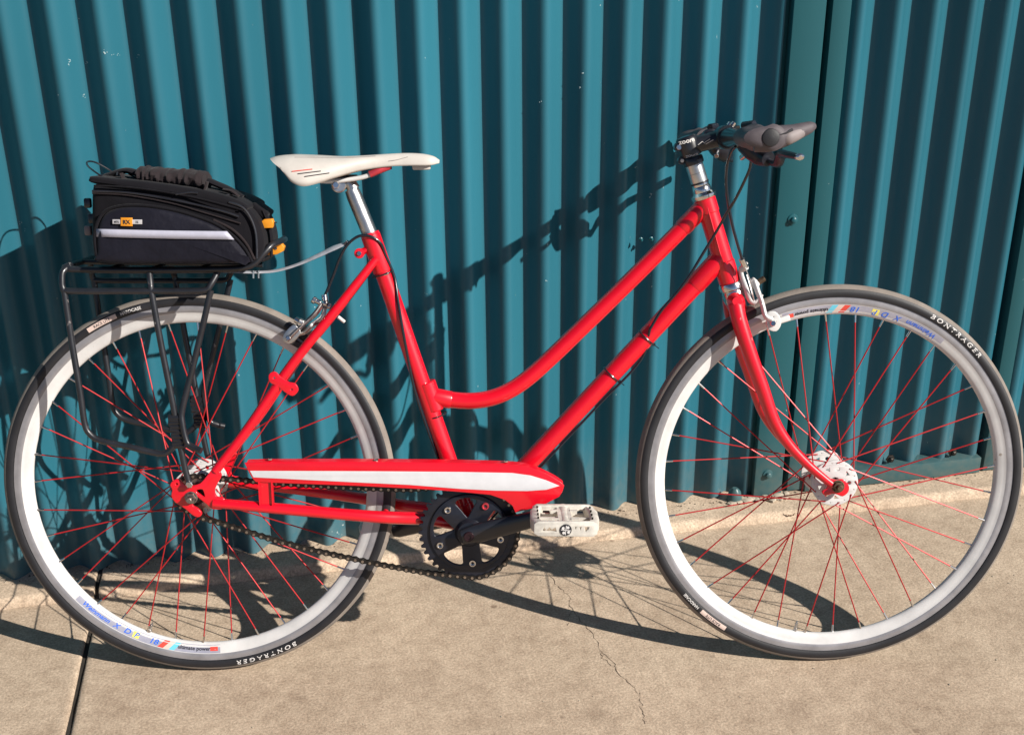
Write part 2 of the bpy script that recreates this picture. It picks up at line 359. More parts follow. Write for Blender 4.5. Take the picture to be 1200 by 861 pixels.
link('ground', py([(-150, -150, -.05), (150, -150, -.05), (150, 150, -.05), (-150, 150, -.05)], [(0, 1, 2, 3)]), SOIL, None, kind='structure')
V, F = [], []      # packed dirt in the joint
n = 60
for i in range(n+1):
    y = -3+3.6*i/n; V += [(-.189, y, -.006+.002*sin(i*1.7)+(.018 if y > -.09 else 0)), (-.175, y, -.006+.002*sin(i*2.3)+(.018 if y > -.09 else 0))]
for i in range(n): F.append((2*i, 2*i+1, 2*i+3, 2*i+2))
link('joint_dirt', py(V, F), DIRT, None, kind='stuff', label='dark dirt packed in the joint between the slabs', category='dirt')
# crack
crk = [(.655, -.085), (.664, -.10), (.677, -.112), (.682, -.15), (.704, -.188), (.711, -.237), (.724, -.278), (.719, -.328), (.73, -.373), (.741, -.399), (.74, -.456), (.739, -.483), (.753, -.518), (.769, -.558), (.774, -.595), (.765, -.637), (.761, -.664)]
def ribbon(pts, w0, z, jit):
    P = []
    for i in range(len(pts)-1):
        a, b = Vector(pts[i]), Vector(pts[i+1])
        for k in range(6):
            t = k/6; q = a.lerp(b, t)+Vector((random.uniform(-jit, jit), random.uniform(-jit, jit))); P.append(q)
    P.append(Vector(pts[-1])); V = []; F = []
    for i, q in enumerate(P):
        d = (P[min(i+1, len(P)-1)]-P[max(i-1, 0)]).normalized(); nrm = Vector((-d.y, d.x))
        w = w0*random.uniform(.25, 1.2)*(1 if i % 9 else .15)
        V += [(q.x+nrm.x*w, q.y+nrm.y*w, z), (q.x-nrm.x*w, q.y-nrm.y*w, z)]
    for i in range(len(P)-1): F.append((2*i, 2*i+1, 2*i+3, 2*i+2))
    return V, F
g = G(); g.add(ribbon(crk[2:], .0006, .0006, .0035)); g.add(ribbon([(.74, -.456), (.755, -.50), (.753, -.518)], .0005, .0006, .002))
g.add(ribbon([(.719, -.328), (.705, -.35), (.70, -.372)], .0006, .0006, .002))
link('crack', g.mesh(), CRACKM, None, kind='structure', label='thin wandering crack in the concrete')

# ------------------------------------------------------------------ fence and gate
PITCH = .0768; Z0 = .0205; Z1 = 2.15
AMP = .0150
def prof(x, xr, P):
    c = cos(2*pi*(x-xr)/P); return -AMP*c
def sheet(name, x0, x1, xr, yo, parent, P=PITCH, zb=Z0, label=None):
    n = int((x1-x0)/P*20); V = []; F = []
    zs = [zb, zb+.01, zb+.3, Z1]
    nz = len(zs)
    for side, off in ((0, 0), (1, .0011)):
        for i in range(n+1):
            x = x0+(x1-x0)*i/n; y = yo+prof(x, xr, P)+off
            for j, z in enumerate(zs):
                zz = z+(.0025*sin(40*x)+.002*sin(91*x) if j == 0 else 0); V.append((x, y, zz))
    N1 = (n+1)*nz
    for i in range(n):
        for j in range(nz-1):
            a = i*nz+j; F.append((a, a+nz, a+nz+1, a+1)); F.append((N1+a, N1+a+1, N1+a+nz+1, N1+a+nz))
        a = i*nz; F.append((a, N1+a, N1+a+nz, a+nz))
    for i in (0, n):
        for j in range(nz-1):
            a = i*nz+j; F.append((a, a+1, N1+a+1, N1+a))
    o = link(name, py(V, F), TEAL, parent)
    if label: o['label'] = label
    return o
LIT = .225*PITCH
fence = empty('corrugated_fence', label='teal corrugated metal fence behind the bicycle, left of the gate', category='fence')
sheet('corrugated_sheet', -.0162-40*PITCH-LIT-.3*PITCH, .3845, -.0162-LIT, -.010, fence, label='front corrugated sheet whose edge overlaps its neighbour')
sheet('corrugated_sheet', .36, 1.195, .5611+.5*PITCH-LIT, .006, fence)
def boxo(name, x0, x1, y0, y1, z0, z1, m, parent, bev=.0012, **k):
    me = py(*box_g(((x0+x1)/2, (y0+y1)/2, (z0+z1)/2), (x1-x0, y1-y0, z1-z0))); bevel_mesh(me, bev, 2)
    return link(name, me, m, parent, **k)
boxo('post_flange', 1.1885, 1.2062, -.002, .03, Z0, Z1, TEAL2, fence)
boxo('post', 1.2062, 1.2715, -.021, .045, Z0, Z1, TEAL2, fence, .0018)
boxo('rear_post', 1.24, 1.345, .05, .10, Z0, Z1, TEAL2, fence, .003)
boxo('top_rail', -3, 1.18, .02, .05, 1.75, 1.80, TEAL2, fence)
def bolt(parent, x, y, z, r=.0065, m=TEAL2, name='bolt'):
    g = G(); g.add(lathe_g([(0, .0105), (r*.55, .0105), (r*.95, .0085), (r*1.05, .003), (r*1.7, .002), (r*1.8, 0)], (x, y, z), 6 if m is not TEAL2 else 18))
    return link(name, g.mesh(), m, parent)
bolt(fence, 1.2412, -.021, .6532)
bolt(fence, 1.2412, -.021, 1.45); bolt(fence, 1.235, -.021, .075)
for x in (.9302, .9514): bolt(fence, x, -.004, .628, .0026)
g = G()
rb = [(0, .03), (.006, .03), (.013, .022), (.016, .008), (.017, 0)]
link('pipe_stub', py(*lathe_g([(r, h) for r, h in rb], (1.162, -.020, .0188), 16, 'Z')), TEAL2, fence)
mo = G()
for k in range(26):
    x = random.uniform(1.15, 1.285); mo.add(box_g((x, -.028+random.uniform(-.010, .012), .0195+random.uniform(0, .003)), (random.uniform(.01, .03), random.uniform(.008, .018), .006), Matrix.Rotation(random.uniform(0, 3), 3, 'Z')))
me = mo.mesh(); bevel_mesh(me, .002, 2); link('mortar_foot', me, MORTAR, fence)

def fence_pt(px, pyy, xr, yo):
    d = RM @ Vector((px-600, FPX, -(pyy-430.5))); y = 0
    for _ in range(4): t = (y-CAM.y)/d.y; P = CAM+t*d; y = yo+prof(P.x, xr, PITCH)
    return P
SPLASH = mat('pale_paint_splash', (0.34, 0.46, 0.48), 0.5, vary=(300, .4))
g = G()
for (x, y, n_) in ((81, 72, 5), (81.5, 77, 3), (102, 73, 3), (122, 60, 3), (124, 63, 2), (132, 63, 2), (139, 65, 3), (97, 110, 3), (98, 114, 2), (162, 66, 4), (682, 84, 2), (679, 103, 3), (633, 121, 2), (24, 262, 3), (28, 268, 2), (372, 222, 2), (745, 196, 2), (641, 330, 2)):
    xr_, yo_ = ((-.0162-LIT), -.010) if x < 410 else ((.5611+.5*PITCH-LIT), .006)
    for k in range(n_):
        P = fence_pt(x+random.uniform(-1.6, 1.6), y+random.uniform(-2.6, 2.6), xr_, yo_); r_ = random.uniform(.0005, .0014)
        g.add(lathe_g([(0, r_*.7), (r_*.7, r_*.5), (r_, 0)], P, 7))
link('paint_splash', g.mesh(), SPLASH, fence, kind='stuff')
gate = empty('gate', label='teal corrugated metal gate with flat stile and bottom rail right of the post', category='gate')
GP = .0776
sheet('corrugated_sheet', 1.322, 1.7530, 1.3696-.225*GP, .008, gate, GP, .045)
boxo('stile', 1.2885, 1.3265, -.012, .030, Z0+.002, Z1, TEAL2, gate)
boxo('bottom_rail', 1.3268, 1.7535, -.021, .03, .0215, .0600, TEAL2, gate)
for x, z in ((1.385, .069), (1.5347, .069), (1.688, .069)):
    bolt(gate, x, -.005, z+.004, .006, DKBR, 'screw')
fence2 = empty('corrugated_fence', label='teal corrugated fence panel at the right edge, beyond the gate', category='fence')
boxo('edge_trim', 1.7665, 1.800, -.014, .03, .0205, Z1, TEAL2, fence2)
sheet('corrugated_sheet', 1.795, 4.6, 1.8335-.225*PITCH, .002, fence2, PITCH, .045)
boxo('bottom_rail', 1.8003, 4.6, -.020, .028, .0215, .0600, TEAL2, fence2)
boxo('rear_post', 1.735, 1.79, .05, .10, Z0, Z1, TEAL2, fence2, .003)
for f, xa, xb in ((gate, 1.33, 1.75), (fence2, 1.80, 4.5)): boxo('top_rail', xa, xb, .025, .05, 1.75, 1.80, TEAL2, f)

# ------------------------------------------------------------------ bicycle frame of reference
LAM, PSI = .216437, -.180293
RT = .337; WB = 1.0893
U = Vector((cos(PSI), sin(PSI), 0)); NH = Vector((sin(PSI), -cos(PSI), 0))
VV = cos(LAM)*Vector((0, 0, 1))-sin(LAM)*NH; WW = cos(LAM)*NH+sin(LAM)*Vector((0, 0, 1))
O0 = Vector((.0486, -.36968, .003))
BM = Matrix(((U.x, -WW.x, VV.x, O0.x), (U.y, -WW.y, VV.y, O0.y), (U.z, -WW.z, VV.z, O0.z), (0, 0, 0, 1)))
def L(u, v, w=0): return Vector((u, -w, v))
def B(px, pyy, w=0):
    """a point of the bicycle measured off the photograph, on the plane w metres to the drive side"""
    d = RM @ Vector((px-600, FPX, -(pyy-430.5))); Q = O0+w*WW
    t = (Q-CAM).dot(WW)/d.dot(WW); P = CAM+t*d-O0
    return P.dot(U), P.dot(VV)
def BL(px, pyy, w=0): u, v = B(px, pyy, w); return L(u, v, w)
def BS(pts, w=None): return [BL(*p) if len(p) == 3 else BL(p[0], p[1], w) for p in pts]
def mir(P): return [Vector((p.x, -p.y, p.z)) for p in P]

bike = empty('bicycle', label='red step-through bicycle with white rims and black rear rack, leaning on the fence', category='bicycle')
bike.matrix_world = BM

def plate(name, loops, w, th, m, parent, bev=.0008, cv=True):
    """plate cut in the u-v plane"""
    me = flat_shape(loops, th, bev); remap(me, lambda c: Vector((c.x, -(w+c.z), c.y))); return link(name, me, m, parent)
def pxloop(pts, w, n=0):
    q = [B(x, y, w) for x, y in pts]; return crloop(q, n) if n else q

# ---- wheels
def rimw(r):   # half width of the rim at radius r
    T = [(.2862, 0), (.2868, .0028), (.2885, .0050), (.2925, .0072), (.2985, .0090), (.3045, .0104), (.3052, .0109), (.3108, .0110), (.3165, .0108)]
    for (a, b), (c, d) in zip(T, T[1:]):
        if r <= c: return b+(d-b)*(r-a)/(c-a)
    return .0108
TC, TR = .3232, .0138
def tyrew(r): return sqrt(max(0, TR*TR-(r-TC)**2))
def arc_map(a0, r0, wf, inward):
    if inward:   # tops towards the hub, reads counter-clockwise
        return lambda c: ((lambda r, a: Vector((r*cos(a), -(wf(r)+.00025), r*sin(a))))(r0-c.y, a0+c.x/r0))
    return lambda c: ((lambda r, a: Vector((r*cos(a), -(wf(r)+.00025), r*sin(a))))(r0+c.y, a0-c.x/r0))
def band(a0, a1, r0, r1, wf, off=.0001, slant=0.0, n=None):
    n = n or max(2, int(abs(a1-a0)/radians(1.2))); V = []; F = []
    for i in range(n+1):
        for j in range(4):
            r = r0+(r1-r0)*j/3; a = a0+(a1-a0)*i/n+slant*(j/3-.5); V.append((r*cos(a), -(wf(r)+off), r*sin(a)))
    for i in range(n):
        for j in range(3): F.append((i*4+j, i*4+j+1, i*4+j+5, i*4+j+4))
    return V, F
half = [(.3165, .0108), (.3108, .0110), (.3052, .0109), (.3045, .0104), (.2985, .0090), (.2925, .0072), (.2885, .0050), (.2868, .0028), (.2862, 0)]
rimprof = [(.309, .0085)] + half + [(r, -w) for r, w in half[-2::-1]] + [(.309, -.0085)]
SEG = 180
rim_vf = lathe_g(rimprof, seg=SEG, close=True)
mi = []
for i in range(len(rimprof)):
    j = (i+1) % len(rimprof); rr = (rimprof[i][0]+rimprof[j][0])/2; mi.append(1 if rr > .3046 else 0)
rim_me = py(*rim_vf, lathe_mi(len(rimprof), SEG, mi))
tp = []; tm = []
for k in range(25):
    t = radians(-118+236*k/24)   # angle from the outward direction
    rr = TR
    if abs(abs(t)-radians(62)) < radians(4): rr = TR-.0004
    tp.append((TC+rr*cos(t), rr*sin(t)))
tyre_vf = lathe_g(tp, seg=SEG)
tyre_me = py(*tyre_vf, lathe_mi(len(tp)-1, SEG, [1 if abs(radians(-118+236*(k+.5)/24)) < radians(60) else 0 for k in range(24)]))
def hub_me(hw=.033, R=.0395):
    g = G()
    g.add(lathe_g([(.009, -hw), (.017, -hw), (.0165, -hw*.6), (.015, 0), (.0165, hw*.6), (.017, hw), (.009, hw)], seg=24))
    for s in (-1, 1):
        holes = []
        for k in range(9):
            a = 2*pi*k/9
            r0, r1 = .0205, .0295
            holes.append([(r0*cos(a-.13), r0*sin(a-.13)), (r1*cos(a-.22), r1*sin(a-.22)), (r1*cos(a+.16), r1*sin(a+.16))] if k % 2 else circ((r0+r1)/2*cos(a), (r0+r1)/2*sin(a), .0042, 10))
        for k in range(18):
            a = 2*pi*k/18; holes.append(circ(.0352*cos(a), .0352*sin(a), .0015, 6))
        me = flat_shape([circ(0, 0, R, 48), circ(0, 0, .011, 16)]+holes, .0032, .0006, 1)
        vs = [Vector((v.co.x, -(s*hw+v.co.z), v.co.y)) for v in me.vertices]; g.add((vs, [tuple(p.vertices) for p in me.polygons]))
        bpy.data.meshes.remove(me)
    return g.mesh()
HUB = hub_me()
def spoke_me(side, lead):
    """one spoke ending in its nipple at angle 0 on the rim; 3-cross lacing"""
    d = radians(62)*(1 if lead else -1)
    h = Vector((.0355*cos(d), -side*(.033+(.0022 if lead else -.0022)), .0355*sin(d)))
    e = Vector((.2868, -side*.0016, 0)); g = G()
    dd = (e-h).normalized()
    g.add(tube_g([h, e-dd*.012], .00115, 6), 0)
    g.add(tube_g([e-dd*.013, e-dd*.0025, e+dd*.004], [.0016, .0019, .0021], 8), 1)
    return g.mesh()
SPK = {(s, l): spoke_me(s, l) for s in (-1, 1) for l in (0, 1)}
for m_ in SPK.values(): m_.materials.append(SPOKE); m_.materials.append(CHROME)
def wheel(u, a_sp, a_stk, a_txt, a_lab, a_valve, axle):
    w = empty('wheel', bike); w.location = L(u, RT, 0)
    link('tyre', tyre_me, [RUBBER, TREAD], w); link('rim', rim_me, [WHITE, TRACK], w); link('hub', HUB, WHITE, w)
    for k in range(36):
        side = 1 if k % 2 == 0 else -1; lead = (k//2) % 2
        o = link('spoke', SPK[(side, lead)], None, w, smooth=False); o.rotation_euler = (0, -(a_sp+radians(10*k)), 0)
    # rim sticker
    s0, s1 = a_stk; sp = s1-s0
    st = link('rim_sticker', py(*band(s0, s1, .2895, .3035, rimw)), STK, w)
    def bit(f0, f1, r0, r1, m, sl=0.0): return link('sticker_print', py(*band(s0+sp*f0, s0+sp*f1, r0, r1, rimw, .00022, sl, 3)), m, w)
    for i, (m_) in enumerate((RINK, LABL, SKYB)): bit(.615+i*.036, .651+i*.036, .2897, .3033, m_, -.035)
    bit(.935, .985, .2925, .2995, RINK); bit(.962, .974, .2948, .2975, PALEINK)
    bit(.425, .468, .2915, .3020, YINK)
    def t(s, size, f, m, sh=0, sx=1.0, r0=.2995):
        me = text_mesh(s, size, 0, sh, 1.0, .0002)
        remap(me, lambda c: Vector((c.x*sx, c.y, 0))); remap(me, arc_map(s0+sp*f, r0, lambda r: rimw(r)+.0002, True)); link('sticker_lettering', me, m, w)
    t('Weinmann', .0105, .15, BLUE, .3, 1.25, .3005); t('X', .0115, .305, BLUE, .3, 1.2, .3005); t('D', .0125, .385, BLUE, .2, 1.3, .3005)
    t('P', .0125, .448, BLUE, .2, 1.2, .3005); t('18', .0125, .565, BLUE, .2, 1.35, .3005)
    t('ultimate power', .0088, .83, INK, 0, 1.06, .2985)
    # tyre lettering
    me = text_mesh('BONTRAGER', .0105, 0, .15, 1.5, .0002); xs = [v.co.x for v in me.vertices]; k_ = .112/(max(xs)-min(xs))
    remap(me, lambda c: Vector((c.x*k_, c.y, 0))); remap(me, arc_map(a_txt, .3205, tyrew, False)); link('tyre_lettering', me, PALEINK, w)
    link('tyre_label', py(*band(a_lab-.085, a_lab+.085, .3195, .3275, tyrew, .00015)), LABL, w)
    me = text_mesh('RACE LITE', .0068, 0, 0, 1.0, .0001); remap(me, arc_map(a_lab, .3212, lambda r: tyrew(r)+.0001, False)); link('tyre_lettering', me, INK, w)
    me = text_mesh('HARDCASE', .0072, 0, 0, 1.0, .0002); remap(me, arc_map(a_lab-.165, .3212, tyrew, False)); link('tyre_lettering', me, PALEINK, w)
    # valve
    dv = Vector((cos(a_valve), 0, sin(a_valve)))
    g = G(); g.add(tube_g([dv*.2875, dv*.2815, dv*.2813, dv*.272, dv*.2718, dv*.268], [.0034, .0034, .0026, .0026, .0016, .0012], 10)); link('valve', g.mesh(), ALU, w)
    g = G()
    g.add(rod_g((0, axle, 0), (0, -axle, 0), .0048, 12, .0006))
    link('axle', g.mesh(), DKBR, w)
    return w
R_ = radians
W1 = wheel(WB, R_(3.5), (R_(52.8), R_(108.0)), R_(51.0), R_(232), R_(-100), .062)
W2 = wheel(0, R_(7.5), (R_(-139.0), R_(-86.5)), R_(-71.5), R_(116.5), R_(-112), .078)

# ---- frame
frame = empty('frame', bike)
BB = B(552, 614, 0); 
ST = B(437, 284, 0)
def lug(name, a, b, r, m=RED, parent=frame, bev=.0012, seg=20): return link(name, py(*rod_g(a, b, r, seg, bev)), m, parent)
sdir = (L(*ST)-L(*BB)).normalized()
tube('seat_tube', [L(*BB), L(*ST)+sdir*.012], .0145, RED, frame, 24)
# lugs and fittings of the seat cluster
g = G(); s1 = L(*ST)
g.add(tube_g([s1-sdir*.052, s1-sdir*.0515, s1-sdir*.050, s1+sdir*.0125, s1+sdir*.014], [.0150, .0162, .0166, .0166, .0152], 24))
g.add(rod_g(BL(421, 297, -.013), BL(421, 297, .013), .0085, 16, .001)); g.add(rod_g(BL(421, 297, .006), s1+Vector((0, -.006, -.006)), .006, 10)); g.add(rod_g(BL(421, 297, -.006), s1+Vector((0, .006, -.006)), .006, 10))
link('seat_lug', g.mesh(), RED, frame)
link('clamp_bolt', py(*rod_g(BL(421, 297, .0128), BL(421, 297, .0165), .0042, 6, .0006)), CHROME, frame)
HT, HB = L(*B(825.6, 233, 0)), L(*B(855.5, 331.5, 0)); hd = (HT-HB).normalized()
tube('head_tube', [HB, HT], .0168, RED, frame, 26)
tt = cr(BS([(817, 250), (737, 331), (690, 376), (655, 410), (625, 439), (600, 458), (575, 468), (550, 471), (525, 468), (505, 464)], 0), 8)
for _ in range(60): tt = [tt[0]]+[(tt[i-1]+tt[i]*2+tt[i+1])/4 for i in range(1, len(tt)-1)]+[tt[-1]]
tube('top_tube', tt, .0140, RED, frame, 24, 0)
dt0, dt1 = BL(838, 309, 0), L(*BB); dd = (dt1-dt0).normalized()
tube('down_tube', [dt0, dt1], .0158, RED, frame, 24)
for p, d, a, r, c, l in ((tt[0], (tt[1]-tt[0]).normalized(), .036, .0153, HT-hd*.012, .026), (dt0, dd, .052, .0172, HB+hd*.020, .038)):
    g = G(); g.add(tube_g([p-d*.015, p+d*(a-.003), p+d*a], [r, r, r-.0012], 24))
    g.add(tube_g([c-hd*l/2, c-hd*(l/2-.0015), c+hd*(l/2-.0015), c+hd*l/2], [.0170, .0182, .0182, .0170], 26))
    link('head_lug', g.mesh(), RED, frame)
sj = BL(505, 464, 0); g = G()
g.add(tube_g([sj-sdir*.026, sj-sdir*.0245, sj+sdir*.0245, sj+sdir*.026], [.0148, .0162, .0162, .0148], 24))
tdir = (tt[-2]-tt[-1]).normalized(); g.add(tube_g([sj, sj+tdir*.034, sj+tdir*.036], [.0152, .0152, .0142], 24))
link('tube_lug', g.mesh(), RED, frame)
g = G(); bbv = L(*BB)
g.add(lathe_g([(.012, -.034), (.0195, -.034), (.0205, -.032), (.0205, .032), (.0195, .034), (.012, .034)], bbv, 28))
d2 = dd; g.add(rod_g(bbv-dd*.045, bbv, .0172, 20)); g.add(rod_g(bbv+sdir*.04, bbv, .0160, 20))
link('bottom_bracket', g.mesh(), RED, frame)
# stays
sn = [BL(441, 303, .017), BL(398.5, 357, .036), BL(343, 426, .046), BL(292, 500, .053), BL(252, 552, .060)]
cn = [BL(500, 607, .026), BL(470, 606.5, .034), BL(430, 604.5, .046), BL(330, 596, .058), BL(250, 589, .061)]
for f in (lambda q: q, mir):
    link('seat_stay', py(*tube_g(cr(f(sn), 6), [.0068, .0080, .0084, .0082, .0075], 16)), RED, frame)
    link('chain_stay', py(*tube_g([f([bbv+Vector((0, -.012, 0))])[0]]+cr(f(cn), 6), [.0112, .0112, .0108, .0100, .0092, .0082], 16)), RED, frame)
g = G(); q = sn[3].lerp(sn[4], -3.2)
br = sn[1].lerp(sn[2], .42); g.add(rod_g(br+Vector((0, .001, 0)), mir([br])[0], .0052, 12)); link('brake_bridge', g.mesh(), RED, frame)
cb = cn[1]*.5+cn[2]*.5; link('stay_bridge', py(*rod_g(cb, mir([cb])[0], .006, 12)), RED, frame)
# rear dropouts
def dropout(w, flip=1):
    ww = .0615
    outer = pxloop([(203, 564), (209, 561.5), (214, 566), (220, 569.5), (228, 569), (236, 566), (243, 558), (251, 549), (259, 556), (254, 566), (251, 575), (254, 582), (262, 584), (263, 594), (250, 595), (243, 589.5), (236, 584), (230, 580.5), (225, 591), (232, 596), (236, 601), (233, 604.5), (227, 602.5), (218, 595), (211, 590.5), (205, 586), (202, 580), (203, 573), (200.5, 568)], ww, 3)
    holes = [circ(*B(207.5, 566.5, ww), .0030, 12), pxloop([(229, 574), (238, 572), (241, 582), (235, 580)], ww, 3)]
    return plate('dropout', [outer]+holes, w, .006, RED, frame, .0012)
dropout(.0615); dropout(-.0615)
# pump peg plate on the seat stay
pp = pxloop([(316, 439), (322, 436), (328, 441), (338, 448), (346, 450), (349, 457), (343, 463), (335, 459), (326, 452), (317, 447)], .054, 3)
plate('stay_bracket', [pp, circ(*B(321.5, 442.5, .054), .0026, 10), circ(*B(342, 456, .054), .0026, 10)], .0540, .005, RED, frame, .001)

# ---- headset, steerer, stem
g = G()
hs = [(.0165, 0), (.0195, .001), (.0205, .004), (.0205, .007), (.0180, .009), (.0155, .012), (.0160, .016), (.0150, .021), (.0140, .0225), (.0145, .024), (.0142, .027)]
def along(base, d, prof, seg=26):
    X = Vector((0, 1, 0)); Y = d.cross(X); V = []; F = []; n = len(prof)
    for k in range(seg):
        t = 2*pi*k/seg
        for r, h in prof: V.append(base+d*h+(X*cos(t)+Y*sin(t))*r)
    for k in range(seg):
        for i in range(n-1): F.append((k*n+i, ((k+1) % seg)*n+i, ((k+1) % seg)*n+i+1, k*n+i+1))
    F.append(tuple(k*n+n-1 for k in range(seg))); F.append(tuple(k*n for k in range(seg-1, -1, -1)))
    return V, F
hset = link('headset', py(*along(HT, hd, hs)), CHROME, bike)
link('lower_headset', py(*along(HB-hd*.034, hd, [(.0150, 0), (.0178, .001), (.0190, .006), (.0192, .018), (.0182, .020), (.0182, .022), (.0205, .024), (.0207, .031), (.0190, .035)])), CHROME, bike)
link('steerer_spacers', py(*along(HT+hd*.027, hd, [(.0150, 0), (.0150, .0012), (.0143, .0015), (.0146, .003), (.0146, .017), (.0140, .0175), (.0146, .018), (.0146, .033)])), ALU, bike)
link('spacer_ring', py(*along(HT+hd*.0262, hd, [(.0152, 0), (.0154, .0002), (.0154, .0028), (.0150, .003)])), BLACK, bike)
SB = HT+hd*.060
g = G()
g.add(along(SB-hd*.001, hd, [(.0150, 0), (.0170, .001), (.0175, .005), (.0172, .011), (.0160, .0125)]))
g.add(rod_g(SB-hd*.0+L(-.019, .0, 0)+hd*.006+L(0, 0, .008), SB+L(-.019, .0, 0)+hd*.006+L(0, 0, -.008), .0065, 12, .001)); g.add(box_g(SB+L(-.009, .0, 0)+hd*.006, (.022, .016, .011)))
ringo = link('stem_collar', g.mesh(), BLACK, bike)
CLU, CLV = B(851, 161, 0); BAR = L(CLU, CLV)
g = G(); c0 = SB+hd*.013
g.add(along(c0, hd, [(.0150, 0), (.0178, .0015), (.0185, .006), (.0185, .026), (.0178, .031), (.0150, .034), (.006, .035)]))
g.add(rod_g(c0+L(-.0175, 0, 0)+hd*.016+L(0, 0, .010), c0+L(-.0175, 0, 0)+hd*.016+L(0, 0, -.010), .0072, 12, .001))
g.add(tube_g([c0+hd*.016, c0.lerp(BAR, .3)+hd*.012, c0.lerp(BAR, .7)+hd*.005, BAR], [.0165, .0155, .0150, .0165], 20, flat=.9))
g.add(lathe_g([(.0125, -.021), (.0185, -.021), (.0195, -.0195), (.0195, .0195), (.0185, .021), (.0125, .021)], BAR, 24))
stem = link('stem', g.mesh(), BLACK, bike)
for off in (.010, -.010):
    for z in (.0145, -.0145): link('stem_bolt', py(*rod_g(BAR+L(.012, z, off), BAR+L(.020, z*1.05, off), .0036, 8, .0005)), DKBR, bike)
link('stem_bolt', py(*rod_g(c0+L(-.0175, 0, .0095)+hd*.016, c0+L(-.0175, 0, .0122)+hd*.016, .0045, 12, .0006)), CHROME, bike)
link('stem_bolt', py(*rod_g(SB+L(-.019, 0, .0078)+hd*.006, SB+L(-.019, 0, .0105)+hd*.006, .0030, 12, .0006)), PALEINK, bike)
def side_text(s, size, px, pyy, w, rot, m, parent, name='lettering', sh=0.0, sx=1.0, bold=.0001, curve=None):
    me = text_mesh(s, size, .0002, sh, 1.0, bold); u, v = B(px, pyy, w); c, s_ = cos(rot), sin(rot)
    def f(q):
        x, y = q.x*sx, q.y-size*.35
        X = u+c*x-s_*y; Y = v+s_*x+c*y
        return Vector((X, -(w+q.z+(curve(X-u, Y-v) if curve else 0)), Y))
    remap(me, f); return link(name, me, m, parent, smooth=False)
side_text('zoom', .0105, 805, 165, .0188, .22, PALEINK, bike, sx=1.1, bold=.0002, curve=lambda x, y: -18*x*x)
side_text('zoom', .0075, 811, 181.5, .0178, .22, SILVINK, bike, sx=1.2, curve=lambda x, y: -18*x*x)
for k, (a, b) in enumerate((((818, 170), (823, 166)), ((823, 166), (826, 168)), ((826, 167), (832, 163)), ((827, 169), (836, 164)))):
    link('stem_decal', py(*tube_g(BS([a, b], .0158), .0006, 6)), PALEINK, bike)

